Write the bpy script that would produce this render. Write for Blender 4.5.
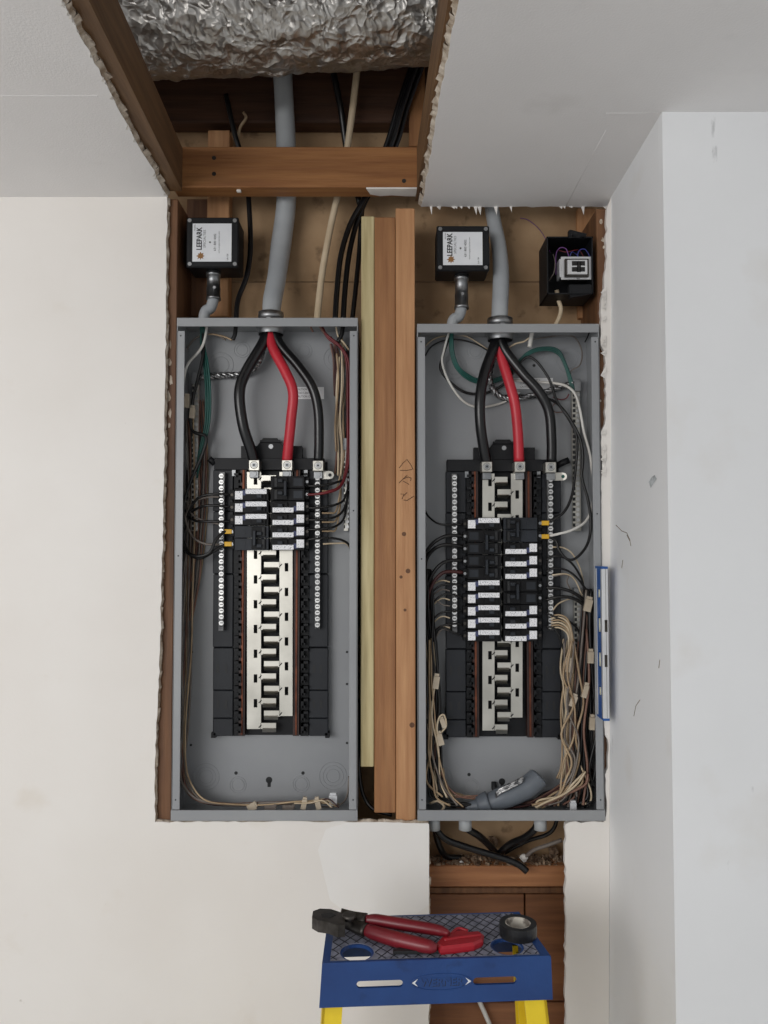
import bpy, bmesh, math, random
import numpy as np
from mathutils import Vector, Matrix, noise
from mathutils.geometry import tessellate_polygon
random.seed(7)
for o in list(bpy.data.objects): bpy.data.objects.remove(o)
SC = bpy.context.scene
COL = SC.collection

# ------------------------------------------------------------------ camera, light, exposure
CAM = Vector((0.0, -1.6, 1.74)); F = 800.0; TH = math.atan(35 / 800.0)
FW = Vector((0, math.cos(TH), math.sin(TH))); UP = Vector((0, -math.sin(TH), math.cos(TH)))
cd = bpy.data.cameras.new('camera'); cam = bpy.data.objects.new('camera', cd); COL.objects.link(cam)
cam.location = CAM; cam.rotation_euler = (math.pi / 2 + TH, 0, 0)
cd.sensor_fit = 'VERTICAL'; cd.sensor_height = 36; cd.sensor_width = 27; cd.lens = F / 1024 * 36
cd.clip_start = 0.02
SC.camera = cam

world = bpy.data.worlds.new('world'); SC.world = world; world.use_nodes = True
bg = world.node_tree.nodes['Background']
bg.inputs[0].default_value = (0.95, 0.975, 1.0, 1); bg.inputs[1].default_value = 0.6

def area(name, loc, target, sx, sy, power, col):
    l = bpy.data.lights.new(name, 'AREA'); l.shape = 'RECTANGLE'; l.size = sx; l.size_y = sy
    l.energy = power; l.color = col
    o = bpy.data.objects.new(name, l); COL.objects.link(o); o.location = loc
    o.rotation_euler = (Vector(target) - Vector(loc)).to_track_quat('-Z', 'Y').to_euler()
    return o
area('window_daylight', (-1.95, -3.2, 2.1), (0.15, 0, 1.65), 2.2, 1.4, 70, (1.0, 0.985, 0.97))
SC.view_settings.view_transform = 'Standard'; SC.view_settings.look = 'None'
SC.view_settings.gamma = 1; SC.view_settings.use_curve_mapping = False
SC.view_settings.exposure = -0.14

# ------------------------------------------------------------------ pixel -> place
def ray(px, py): return FW * F + Vector((1, 0, 0)) * (px - 384) + UP * (512 - py)
def W(px, py, Y):
    d = ray(px, py); return CAM + d * ((Y - CAM.y) / d.y)
def Cz(px, py, Z):
    d = ray(px, py); return CAM + d * ((Z - CAM.z) / d.z)
def X(px, Y, py=560): return W(px, py, Y).x
def Z(py, Y): return W(384, py, Y).z
def M(px, Y=0.03): return px * (1.6 + Y) / F          # a length in pixels at depth Y, in metres
ZC = Z(197, 0)

# ------------------------------------------------------------------ materials
MATS = {}
def lin(c):
    f = lambda v: v / 12.92 if v <= 0.04045 else ((v + 0.055) / 1.055) ** 2.4
    return tuple(f(v / 255.0) for v in c) + (1,)
def mat(name, rgb, rough=0.5, metal=0.0, rgb2=None, scale=20, stretch=(1, 1, 1), bump=0.0, bscale=None,
        detail=5, lo=0.35, hi=0.65, spec=0.5, coat=0.0, rvar=0.0):
    m = bpy.data.materials.new(name); m.use_nodes = True; MATS[name] = m
    nt = m.node_tree; b = nt.nodes['Principled BSDF']
    b.inputs['Base Color'].default_value = lin(rgb); b.inputs['Roughness'].default_value = rough
    b.inputs['Metallic'].default_value = metal; b.inputs['Specular IOR Level'].default_value = spec
    if coat: b.inputs['Coat Weight'].default_value = coat
    tc = nt.nodes.new('ShaderNodeTexCoord'); mp = nt.nodes.new('ShaderNodeMapping')
    nt.links.new(tc.outputs['Object'], mp.inputs[0]); mp.inputs['Scale'].default_value = stretch
    n = nt.nodes.new('ShaderNodeTexNoise'); n.inputs['Scale'].default_value = scale; n.inputs['Detail'].default_value = detail
    nt.links.new(mp.outputs[0], n.inputs['Vector'])
    if rgb2 is None: rgb2 = tuple(min(255, int(v * 0.93)) for v in rgb)
    r = nt.nodes.new('ShaderNodeValToRGB'); e = r.color_ramp.elements
    e[0].position = lo; e[0].color = lin(rgb2); e[1].position = hi; e[1].color = lin(rgb)
    nt.links.new(n.outputs['Fac'], r.inputs[0]); nt.links.new(r.outputs[0], b.inputs['Base Color'])
    if rvar:
        mr = nt.nodes.new('ShaderNodeMapRange'); mr.inputs[3].default_value = rough - rvar; mr.inputs[4].default_value = rough + rvar
        nt.links.new(n.outputs['Fac'], mr.inputs[0]); nt.links.new(mr.outputs[0], b.inputs['Roughness'])
    if bump:
        n2 = nt.nodes.new('ShaderNodeTexNoise'); n2.inputs['Scale'].default_value = bscale or scale; n2.inputs['Detail'].default_value = 4
        nt.links.new(mp.outputs[0], n2.inputs['Vector'])
        bp = nt.nodes.new('ShaderNodeBump'); bp.inputs['Strength'].default_value = bump; bp.inputs['Distance'].default_value = 0.004
        nt.links.new(n2.outputs['Fac'], bp.inputs['Height']); nt.links.new(bp.outputs[0], b.inputs['Normal'])
    return m
def smudge(m, rgb, scale, lo, hi, stretch=(1, 1, 1), fac=0.6, seed=0.0):
    """dirt of its own shape laid over a paint colour"""
    nt = m.node_tree; b = nt.nodes['Principled BSDF']; src = b.inputs['Base Color'].links[0].from_socket
    tc = nt.nodes.new('ShaderNodeTexCoord'); mp = nt.nodes.new('ShaderNodeMapping'); mp.inputs['Scale'].default_value = stretch
    mp.inputs['Location'].default_value = (seed, seed * 1.3, seed * .7)
    nt.links.new(tc.outputs['Object'], mp.inputs[0])
    n = nt.nodes.new('ShaderNodeTexNoise'); n.inputs['Scale'].default_value = scale; n.inputs['Detail'].default_value = 6
    nt.links.new(mp.outputs[0], n.inputs['Vector'])
    mr = nt.nodes.new('ShaderNodeMapRange'); mr.inputs[1].default_value = lo; mr.inputs[2].default_value = hi; mr.inputs[4].default_value = fac
    nt.links.new(n.outputs['Fac'], mr.inputs[0])
    mx = nt.nodes.new('ShaderNodeMixRGB'); nt.links.new(mr.outputs[0], mx.inputs[0]); nt.links.new(src, mx.inputs[1])
    mx.inputs[2].default_value = lin(rgb); nt.links.new(mx.outputs[0], b.inputs['Base Color'])
    return m
def wood(name, rgb, rgb2, axis='z', rough=0.62, scale=14):
    st = {'z': (5, 5, .35), 'x': (.35, 5, 5), 'y': (5, .35, 5)}[axis]
    m = mat(name, rgb, rough, 0, rgb2, scale, st, 0.25, 40, 6, .3, .7)
    smudge(m, tuple(int(v * .62) for v in rgb2), 9, .6, .78, tuple(s * .6 for s in st), .7, 3.1)
    return m

smudge(smudge(mat('wall_paint', (233, 229, 224), .6, 0, (228, 223, 217), 3, bump=.05, bscale=160), (205, 190, 168), 7, .62, .8, fac=.35),
       (150, 140, 125), 38, .74, .8, fac=.5, seed=5)
smudge(smudge(mat('wall_paint_chase', (232, 233, 234), .6, 0, (227, 228, 229), 3, bump=.05, bscale=160), (206, 198, 186), 6, .62, .85, fac=.4, seed=2),
       (120, 120, 122), 22, .71, .79, (1.6, 1.6, .5), fac=.55, seed=8)
smudge(mat('ceiling_paint', (236, 234, 233), .7, 0, (231, 229, 228), 4, bump=.12, bscale=260), (185, 180, 176), 6, .64, .85, fac=.4, seed=4)
mat('fresh_patch', (237, 235, 232), .75, 0, (233, 230, 226), 6)
mat('gypsum', (214, 203, 188), .9, 0, (150, 132, 112), 60, bump=.8, bscale=120)
mat('paper', (236, 232, 226), .85)
wood('wood_orange', (198, 150, 106), (170, 120, 80))
wood('wood_brown', (166, 118, 76), (138, 92, 56))
wood('wood_header', (166, 115, 68), (134, 86, 48), 'x')
wood('wood_joist', (128, 97, 66), (96, 69, 44), 'y')
wood('wood_red', (122, 84, 54), (88, 57, 36))
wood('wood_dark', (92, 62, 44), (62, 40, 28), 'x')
wood('wood_block', (176, 122, 80), (142, 92, 58), 'x')
wood('wood_plank', (146, 98, 64), (112, 71, 46), 'x')
wood('wood_yellow', (206, 192, 148), (164, 146, 102))
smudge(mat('kraft_board', (180, 150, 116), .85, 0, (154, 124, 92), 9, bump=.15, bscale=90), (98, 76, 54), 26, .6, .7, fac=.6, seed=1)
mat('concrete', (176, 173, 168), .8, 0, (156, 153, 148), 6, bump=.2)
mat('blackout', (104, 78, 54), .8, 0, (80, 58, 40), 9)
mat('foil', (214, 211, 206), .4, 1.0, (194, 191, 186), 30, rvar=.08)
def crinkle(m):
    nt = m.node_tree; b = nt.nodes['Principled BSDF']; tc = nt.nodes.new('ShaderNodeTexCoord'); prev = None
    wn = nt.nodes.new('ShaderNodeTexNoise'); wn.inputs['Scale'].default_value = 18; nt.links.new(tc.outputs['Object'], wn.inputs['Vector'])
    ad = nt.nodes.new('ShaderNodeVectorMath'); ad.operation = 'MULTIPLY_ADD'; ad.inputs[1].default_value = (.05, .05, .05)
    nt.links.new(wn.outputs['Color'], ad.inputs[0]); nt.links.new(tc.outputs['Object'], ad.inputs[2])
    for sc_, d in ((28, .012), (75, .005)):
        v = nt.nodes.new('ShaderNodeTexVoronoi'); v.inputs['Scale'].default_value = sc_; nt.links.new(ad.outputs[0], v.inputs['Vector'])
        p = nt.nodes.new('ShaderNodeBump'); p.inputs['Strength'].default_value = .75; p.inputs['Distance'].default_value = d
        nt.links.new(v.outputs['Distance'], p.inputs['Height'])
        if prev: nt.links.new(prev.outputs[0], p.inputs['Normal'])
        prev = p
    nt.links.new(prev.outputs[0], b.inputs['Normal'])
crinkle(MATS['foil'])
mat('steel_paint', (151, 153, 155), .42, 0, (143, 145, 148), 5, bump=.03, bscale=300)
mat('steel_dark', (30, 31, 33), .6)
mat('zinc', (172, 173, 174), .42, 1.0, (136, 138, 140), 40, rvar=.1)
mat('bus_tin', (212, 209, 200), .38, 1.0, (188, 185, 176), 12, rvar=.06)
mat('bar_tin', (222, 222, 220), .45, .85, (190, 190, 190), 60)
mat('bar_dark', (120, 120, 120), .5, .8, (84, 84, 86), 60)
mat('copper', (122, 72, 52), .5, .7, (84, 46, 34), 30)
mat('rail_brown', (52, 30, 24), .5, 0, (38, 22, 18), 30)
mat('black_plastic', (23, 24, 27), .5, 0, (17, 18, 21), 14, spec=.28)
mat('black_tray', (36, 39, 44), .5, 0, (30, 32, 37), 14, spec=.35)
mat('black_breaker', (20, 20, 22), .55, 0, (14, 14, 16), 20, spec=.22)
mat('gray_breaker', (44, 48, 54), .5, 0, (34, 37, 42), 20, spec=.28)
mat('black_cable', (17, 17, 19), .28, 0, (18, 18, 20), 18)
mat('black_wire', (22, 21, 21), .42, 0, (15, 14, 14), 18)
mat('red_cable', (196, 44, 58), .4, 0, (178, 34, 48), 18)
mat('red_wire', (118, 32, 38), .45, 0, (92, 22, 28), 18)
mat('maroon_wire', (74, 34, 32), .5, 0, (52, 22, 22), 18)
mat('gray_pvc', (176, 180, 182), .42, 0, (158, 162, 166), 12)
mat('gray_jacket', (104, 110, 117), .5, 0, (86, 92, 100), 10)
mat('beige_cable', (216, 198, 170), .5, 0, (198, 178, 148), 14)
mat('tan_wire', (184, 160, 128), .5, 0, (146, 122, 94), 22)
mat('cream_wire', (216, 200, 174), .5, 0, (190, 170, 140), 22)
mat('gray_wire', (130, 122, 114), .5, 0, (104, 94, 88), 22)
mat('brown_wire', (142, 106, 90), .55, 0, (108, 76, 64), 22)
mat('white_wire', (226, 224, 218), .45, 0, (206, 202, 194), 22)
mat('green_wire', (34, 92, 84), .45, 0, (24, 70, 64), 18)
mat('blue_wire', (66, 70, 150), .45); mat('purple_wire', (120, 70, 140), .45)
mat('connector', (204, 192, 172), .5, 0, (184, 168, 146), 30)
mat('label_white', (236, 236, 236), .5, 0, (228, 228, 230), 20)
mat('plate_white', (228, 230, 232), .35, 0, (220, 222, 226), 20)
mat('sticker_print', (240, 240, 242), .5, 0, (160, 162, 170), 420, lo=.36, hi=.44, detail=2)
mat('sticker_blue', (60, 66, 104), .5)
mat('ink', (34, 32, 32), .7); mat('ink_brown', (150, 108, 62), .6); mat('ink_gray', (120, 120, 122), .7); mat('pencil', (64, 48, 36), .9)
mat('yellow_tag', (226, 176, 40), .5)
mat('level_blue', (38, 92, 164), .35, 0, (30, 80, 148), 10); mat('level_silver', (228, 229, 230), .32, .55, (215, 216, 218), 10)
mat('vial', (206, 206, 186), .2, coat=.6)
smudge(mat('ladder_blue', (33, 70, 128), .46, 0, (27, 58, 112), 9, bump=.1, bscale=120), (20, 42, 84), 30, .6, .72, fac=.6)
mat('ladder_tread', (138, 140, 154), .8, 0, (100, 102, 116), 60); mat('tread_rib', (34, 36, 44), .75, 0, (48, 50, 60), 50)
smudge(mat('ladder_yellow', (232, 202, 34), .45, 0, (214, 180, 24), 14), (150, 120, 30), 40, .64, .74, fac=.6)
mat('handle_red', (124, 28, 38), .36, 0, (100, 20, 30), 14); mat('tool_red', (170, 28, 42), .42, 0, (150, 24, 36), 14)
mat('tool_steel', (84, 80, 76), .42, .8, (58, 54, 50), 60, bump=.1)
mat('tape_black', (22, 22, 24), .38, 0, (30, 30, 32), 120); mat('tape_core', (206, 200, 188), .7, 0, (120, 112, 104), 60, lo=.4, hi=.55)
mat('rubble', (150, 128, 106), .95, 0, (84, 62, 46), 70)
mat('braid', (196, 196, 196), .38, 1.0, (90, 90, 92), 160, lo=.42, hi=.55)

# ------------------------------------------------------------------ mesh helpers
class MB:
    def __init__(s): s.v = []; s.f = []; s.sm = []
    def add(s, vs, fs, smooth=False):
        k = len(s.v); s.v += [Vector(v) for v in vs]; s.f += [tuple(i + k for i in f) for f in fs]; s.sm += [smooth] * len(fs); return s
    def box(s, x0, x1, y0, y1, z0, z1, rot=None):
        vs = [Vector((x, y, z)) for x in (x0, x1) for y in (y0, y1) for z in (z0, z1)]
        if rot:
            c = Vector(((x0 + x1) / 2, (y0 + y1) / 2, (z0 + z1) / 2)); vs = [c + rot @ (v - c) for v in vs]
        return s.add(vs, [(0, 1, 3, 2), (4, 6, 7, 5), (0, 4, 5, 1), (2, 3, 7, 6), (0, 2, 6, 4), (1, 5, 7, 3)])
    def cbox(s, x0, x1, y0, y1, z0, z1, c=.002):
        """box with chamfered edges"""
        bm = bmesh.new()
        r = bmesh.ops.create_cube(bm, size=1)
        for v in bm.verts:
            v.co = Vector(((x0 + x1) / 2 + v.co.x * (x1 - x0), (y0 + y1) / 2 + v.co.y * (y1 - y0), (z0 + z1) / 2 + v.co.z * (z1 - z0)))
        bmesh.ops.bevel(bm, geom=list(bm.edges), offset=c, segments=1, affect='EDGES')
        bm.verts.index_update()
        s.add([v.co.copy() for v in bm.verts], [tuple(v.index for v in f.verts) for f in bm.faces]); bm.free(); return s
    def pbox(s, px0, py0, px1, py1, Yf, Yb, c=0):
        """box whose front face at depth Yf covers a pixel rectangle"""
        pm = (py0 + py1) / 2
        a = (X(px0, Yf, pm), X(px1, Yf, pm), Yf, Yb, Z(py1, Yf), Z(py0, Yf))
        return s.cbox(*a, c) if c else s.box(*a)
    def tube(s, pts, r, n=8, caps=True, flat=1.0):
        pts = [Vector(p) for p in pts]; m = len(pts)
        rr = r if isinstance(r, (list, tuple)) else [r] * m
        t0 = (pts[1] - pts[0]).normalized()
        u = t0.orthogonal().normalized(); vs = []
        for i in range(m):
            t = (pts[min(i + 1, m - 1)] - pts[max(i - 1, 0)]).normalized()
            u = (u - t * u.dot(t)).normalized(); w = t.cross(u)
            for k in range(n):
                a = 2 * math.pi * k / n
                vs.append(pts[i] + (u * math.cos(a) + w * math.sin(a) * flat) * rr[i])
        fs = []
        for i in range(m - 1):
            for k in range(n):
                a, b = i * n + k, i * n + (k + 1) % n
                fs.append((a, b, b + n, a + n))
        s.add(vs, fs, True)
        if caps:
            k = len(s.v) - m * n
            s.f += [tuple(k + j for j in reversed(range(n))), tuple(k + (m - 1) * n + j for j in range(n))]; s.sm += [False, False]
        return s
    def cyl(s, p0, p1, r, n=16, r2=None): return s.tube([p0, p1], [r, r if r2 is None else r2], n)
    def prism(s, loops, t0, t1, fn):
        """polygon with holes, extruded: fn(u, v, t) -> xyz"""
        flat = [p for l in loops for p in l]; n = len(flat)
        tris = tessellate_polygon([[Vector((p[0], p[1], 0)) for p in l] for l in loops])
        vs = [fn(p[0], p[1], t0) for p in flat] + [fn(p[0], p[1], t1) for p in flat]
        fs = [tuple(t) for t in tris] + [tuple(i + n for i in reversed(t)) for t in tris]
        k = 0
        for l in loops:
            m = len(l)
            for i in range(m): a, b = k + i, k + (i + 1) % m; fs.append((a, b, b + n, a + n))
            k += m
        return s.add(vs, fs)
    def ring(s, c, r, w, h, n=28):
        """a low embossed ring on a surface facing -Y"""
        cx, y, z = c; vs = []; fs = []
        for k in range(n):
            a = 2 * math.pi * k / n; ca, sa = math.cos(a), math.sin(a)
            for rad, yy in ((r - w, y), (r - w * .4, y - h), (r + w * .4, y - h), (r + w, y)): vs.append((cx + rad * ca, yy, z + rad * sa))
        for k in range(n):
            for j in range(3): a = k * 4 + j; b = ((k + 1) % n) * 4 + j; fs.append((a, b, b + 1, a + 1))
        return s.add(vs, fs, True)
    def disc(s, c, r, h, n=12): return s.cyl((c[0], c[1], c[2]), (c[0], c[1] - h, c[2]), r, n)
    def build(s, name, m, parent=None, origin=True):
        me = bpy.data.meshes.new(name)
        vs = s.v; off = Vector((0, 0, 0))
        if parent is None and origin and vs:
            lo = Vector([min(v[i] for v in vs) for i in range(3)]); hi = Vector([max(v[i] for v in vs) for i in range(3)])
            off = Vector(((lo.x + hi.x) / 2, (lo.y + hi.y) / 2, lo.z))
        elif parent is not None: off = Vector(parent.get('_o', (0, 0, 0)))
        me.from_pydata([v - off for v in vs], [], s.f)
        me.polygons.foreach_set('use_smooth', s.sm)
        me.materials.append(MATS[m])
        bm = bmesh.new(); bm.from_mesh(me); bmesh.ops.recalc_face_normals(bm, faces=bm.faces[:]); bm.to_mesh(me); bm.free()
        o = bpy.data.objects.new(name, me); COL.objects.link(o)
        if parent is None: o.location = off
        else: o.parent = parent
        o['_o'] = tuple(off); OBJS.append(o)
        return o
OBJS = []
def tag(o, label, cat, group=None, kind=None):
    o['label'] = label; o['category'] = cat
    if group: o['group'] = group
    if kind: o['kind'] = kind
    return o
def thing(name, label, cat, loc, group=None, rz=0, local=False):
    o = bpy.data.objects.new(name, None); COL.objects.link(o); o.location = loc; o.rotation_euler = (0, 0, rz)
    o['_o'] = (0, 0, 0) if local else tuple(loc); o.empty_display_size = .05; OBJS.append(o)
    return tag(o, label, cat, group)
FACE = Matrix(((1, 0, 0), (0, 0, -1), (0, 1, 0)))           # text upright, facing the camera side (-Y)
SIDE = Matrix(((0, -1, 0), (0, 0, -1), (1, 0, 0)))          # text turned to read upwards
def text(body, size, loc, R, m, parent, name='lettering', bold=0.0, sx=1.0):
    cu = bpy.data.curves.new('t', 'FONT'); cu.body = body; cu.size = size; cu.align_x = 'CENTER'; cu.align_y = 'CENTER'
    cu.offset = bold; cu.extrude = .0001; cu.resolution_u = 3
    t = bpy.data.objects.new('t', cu); me = bpy.data.meshes.new_from_object(t); bpy.data.objects.remove(t)
    mb = MB(); mb.add([Vector(loc) + R @ Vector((v.co.x * sx, v.co.y, v.co.z)) for v in me.vertices], [tuple(p.vertices) for p in me.polygons])
    bpy.data.meshes.remove(me)
    return mb.build(name, m, parent)
def spline(pts, sub=6):
    P = [Vector(p) for p in pts]
    if len(P) == 2: return [P[0].lerp(P[1], i / 4) for i in range(5)]
    out = []
    for i in range(len(P) - 1):
        p0 = P[i - 1] if i else P[0] * 2 - P[1]; p1 = P[i]; p2 = P[i + 1]; p3 = P[i + 2] if i + 2 < len(P) else p2 * 2 - p1
        for k in range(sub):
            t = k / sub
            out.append(.5 * ((2 * p1) + (p2 - p0) * t + (2 * p0 - 5 * p1 + 4 * p2 - p3) * t * t + (3 * p1 - p0 - 3 * p2 + p3) * t ** 3))
    return out + [P[-1]]
def wpts(pts): return [W(*p) for p in pts]
def wire(name, label, pts, r, m, group=None, cat='wire', n=8, flat=1.0):
    P = spline(wpts(pts)); LAID.append((np.array(P, dtype=np.float32), r))
    mb = MB().tube(P, r, n, True, flat)
    return tag(mb.build(name, m), label, cat, group)
LAID = []                                                     # centre lines of the wires laid so far
def clash(pts, r):
    """how deep a new wire would run through the wires already laid"""
    A = np.array(spline(wpts(pts)), dtype=np.float32); lo = A.min(0) - .01; hi = A.max(0) + .01; s = 0
    for B, rb in LAID:
        if (B.max(0) < lo).any() or (B.min(0) > hi).any(): continue
        d = np.sqrt(((A[:, None, :] - B[None]) ** 2).sum(2)).min(1); s += np.clip((r + rb) * .97 - d, 0, None).sum()
    return s
def jag(pts, step=6, amp=1.2, seed=1):
    """roughen a pixel polyline"""
    R = random.Random(seed); out = []
    for (x0, y0), (x1, y1) in zip(pts, pts[1:]):
        L = math.hypot(x1 - x0, y1 - y0); n = max(1, int(L / step))
        for k in range(n):
            t = k / n; a = R.uniform(-amp, amp) if k else 0; b = R.uniform(-amp, amp) * .5 if k else 0
            out.append((x0 + (x1 - x0) * t - (y1 - y0) / L * a, y0 + (y1 - y0) * t + (x1 - x0) / L * a + b))
    return out + [pts[-1]]
def struct(o, label, cat): return tag(o, label, cat, None, 'structure')
xz = lambda u, v, t: Vector((u, t, v))
xy = lambda u, v, t: Vector((u, v, t))
DW = .0127                                                    # drywall thickness

# ------------------------------------------------------------------ the room shell
struct(MB().box(-2.2, 2.2, -2.8, .35, -.1, 0).build('floor', 'concrete'), 'grey concrete floor under the stepladder', 'floor')

# drywall left of and under the panels, with the rough cut edge
edge = jag([(167, 197), (166, 330), (164, 480), (160, 650), (155, 760), (155, 822), (300, 821), (428, 823), (429, 900), (429, 1024)], 7, .8, 3)
ed = [(p.x, p.z) for p in (W(x, y, 0) for x, y in edge)]
poly = [(-2.2, ZC)] + ed + [(ed[-1][0], 0), (-2.2, 0)]
wl = struct(MB().prism([poly], 0, DW, xz).build('wall_left', 'wall_paint'), 'cream painted drywall left of and below the panels', 'wall')
core = []
for (a, b) in zip(ed, ed[1:]): core.append((a, b))
def edge_strip(pts, w, Yo, R, out):
    """crumbled gypsum core standing out of a cut drywall edge (polyline in x,z), to the side `out`"""
    mb = MB()
    for k in range(len(pts) - 1):
        a, b = Vector((pts[k][0], 0, pts[k][1])), Vector((pts[k + 1][0], 0, pts[k + 1][1]))
        d = (b - a); n = Vector((d.z, 0, -d.x)).normalized() * out
        h0, h1 = R.uniform(.2, 1) * w, R.uniform(.2, 1) * w
        y = Vector((0, Yo, 0)); t = Vector((0, DW * .7, 0))
        mb.add([a + y, b + y, b + n * h1 + y + t * .4, a + n * h0 + y + t * .4, a + y + t, b + y + t, b + n * h1 + y + t, a + n * h0 + y + t],
               [(0, 1, 2, 3), (4, 7, 6, 5), (3, 2, 6, 7), (0, 3, 7, 4), (1, 5, 6, 2)])
    return mb
edge_strip(ed, .004, .002, random.Random(2), -1).build('gypsum_edge', 'gypsum', wl)
pp = [(326, 829), (345, 823), (380, 822), (429, 824), (429, 905), (410, 918), (350, 916), (330, 900), (318, 850)]
MB().prism([[(p.x, p.z) for p in (W(a, b, -.0004) for a, b in pp)]], -.0006, .001, xz).build('joint_compound_patch', 'fresh_patch', wl)

# chase (bumped out wall) on the right
XCT = W(611.5, 207, 0).x; XCB = W(609, 1024, 0).x; XCH = X(609.5, 0, 600); ZB_ = Z(1024, 0)
XCB = XCT + (XCB - XCT) * ZC / (ZC - ZB_)
def xch(z): return XCB + (XCT - XCB) * z / ZC
XCH = xch(Z(600, 0)); YCH = Cz(664, 112, ZC).y
XC2 = X(669, YCH, 560)
ch = MB(); NV = 24
def xside(y, z): return xch(z) + (XC2 - xch(z)) * (DW - y) / (DW - YCH)
vs = []; fs = []
for th in (0, .02):
    for i in range(NV + 1):
        for k in range(7):
            z = ZC * i / NV; y = DW + (YCH - DW) * k / 6; vs.append((xside(y, z) + th, y + (th if k == 6 else 0), z))
nn = 7 * (NV + 1)
for i in range(NV):
    for k in range(6):
        a = i * 7 + k; fs.append((a, a + 1, a + 8, a + 7)); fs.append((a + nn, a + 7 + nn, a + 8 + nn, a + 1 + nn))
    for k in (0, 6): a = i * 7 + k; fs.append((a, a + 7, a + 7 + nn, a + nn))
for i in (0, NV):
    for k in range(6): a = i * 7 + k; fs.append((a, a + 1, a + 1 + nn, a + nn))
ch.add(vs, fs)
struct(ch.build('wall_right', 'wall_paint_chase'), 'bluish white side of the boxed-out wall right of the panels', 'wall')
struct(MB().box(XC2, 2.2, YCH, YCH + .02, 0, ZC).build('wall_front', 'wall_paint_chase'), 'bright white front of the boxed-out wall at the right', 'wall')
wrt = bpy.data.objects['wall_right']
def onchase(px, py, lift=.0006):
    d = ray(px, py); lo, hi = .4 / F, 2.2 / F
    for _ in range(50):
        t = (lo + hi) / 2; p = CAM + d * t
        if p.x < xside(p.y, p.z): lo = t
        else: hi = t
    return CAM + d * lo + Vector((-lift, -lift * .4, 0))
mat('scuff_gray', (150, 154, 156), .7, 0, (196, 200, 203), 90, lo=.4, hi=.6); mat('scuff_brown', (120, 104, 84), .8)
mb = MB(); mb.add([onchase(a, b) for a, b in ((651, 488), (649, 482), (652, 477), (655, 475), (657, 479), (654, 483))], [tuple(range(6))]); mb.build('scuff_mark', 'scuff_gray', wrt)
for L in ([(616, 525), (622, 531), (627, 533), (630, 540), (631, 546)], [(627, 535), (630, 541)], [(660, 660), (659, 668)], [(640, 700), (636, 706), (634, 716)], [(623, 560), (622, 568)]):
    MB().tube([onchase(a, b, .0002) for a, b in L], .0007, 5).build('scratch', 'scuff_brown', wrt)
# narrow drywall strip between right panel and chase
r_edge = jag([(607, 208), (606, 262), (604, 288)], 5, 1.0, 5) + jag([(602, 296), (600.5, 312), (601, 345), (605, 352), (606, 405), (605, 424), (601, 432), (602.5, 470), (601, 482), (601, 560), (603, 700), (605, 735), (608, 740), (608, 768), (605, 775), (606, 795), (607, 808), (604, 822), (570, 822), (565.5, 824), (565.5, 1024)], 5, .9, 6)
re = [(min(p.x, xch(p.z) - .001), p.z) for p in (W(x, y, 0) for x, y in r_edge)]
wr = struct(MB().prism([[(XCT, ZC)] + re + [(re[-1][0], 0), (XCB, 0)]], 0, DW, xz).build('wall_strip', 'wall_paint'), 'white drywall strip with torn edge beside and below right panel', 'wall')
edge_strip(re, .0035, .001, random.Random(4), -1).build('gypsum_edge', 'gypsum', wr)
R = random.Random(11); mb = MB()
for k in range(20):                                            # torn facing paper hanging off the strip's edge
    y = R.choice([R.uniform(285, 350), R.uniform(410, 470), R.uniform(290, 560)]); w = R.uniform(1, 4.5); h = R.uniform(5, 16)
    a = W(606, y, -.001); b = W(606, y + h, -.001)
    mb.add([a, b, W(605 - w, y + h * R.uniform(.3, .9), -.006), W(606.5, y + h * .5, -.004)], [(0, 1, 2), (0, 2, 3)])
mb.build('torn_paper', 'paper', wr)

# ceiling with the long hole; the right part runs on over the wall cavity
cl_edge = jag([(168, 197), (128, 126), (62, 0)], 7, 1.0, 8)
cr_edge = jag([(421, 207), (424, 196), (440, 95), (459, 0)], 6, 1.0, 9)
cl = [Cz(x, y, ZC) for x, y in cl_edge]; cr = [Cz(x, y, ZC) for x, y in cr_edge]
def ext(a, b, Y): t = (Y - a.y) / (b.y - a.y); return a + (b - a) * t
YH = -1.15
le = [(p.x, p.y) for p in cl] + [tuple(ext(cl[0], cl[-1], YH))[:2]]
rE = [(p.x, p.y) for p in cr] + [tuple(ext(cr[0], cr[-1], YH))[:2]]
YB = rE[0][1]
outer = [(-2.2, -2.8), (2.2, -2.8), (2.2, YB), (XCH + .1, YB)] + [(x, YB + R.uniform(-.003, .002)) for x in [X(608 - 6 * i, .04) for i in range(31)]] + rE + list(reversed(le)) + [(-2.2, le[0][1])]
ce = struct(MB().prism([outer], ZC, ZC + DW, xy).build('ceiling', 'ceiling_paint'), 'white painted drywall ceiling with a long cut-out', 'ceiling')
mb = MB()
for side, E in ((1, le), (-1, rE)):
    for a, b in zip(E, E[1:]):
        if abs(a[1] - b[1]) > .2: continue
        w = R.uniform(.004, .011) * side; w2 = R.uniform(.003, .009) * side
        mb.add([(a[0], a[1], ZC + .001), (b[0], b[1], ZC + .001), (b[0] + w2, b[1], ZC + .007), (a[0] + w, a[1], ZC + .007), (b[0] + w2 * .6, b[1], ZC + .0127), (a[0] + w * .7, a[1], ZC + .0127)],
               [(0, 1, 2, 3), (3, 2, 4, 5)])
mb.build('gypsum_edge', 'gypsum', ce)
mb = MB()
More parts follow.
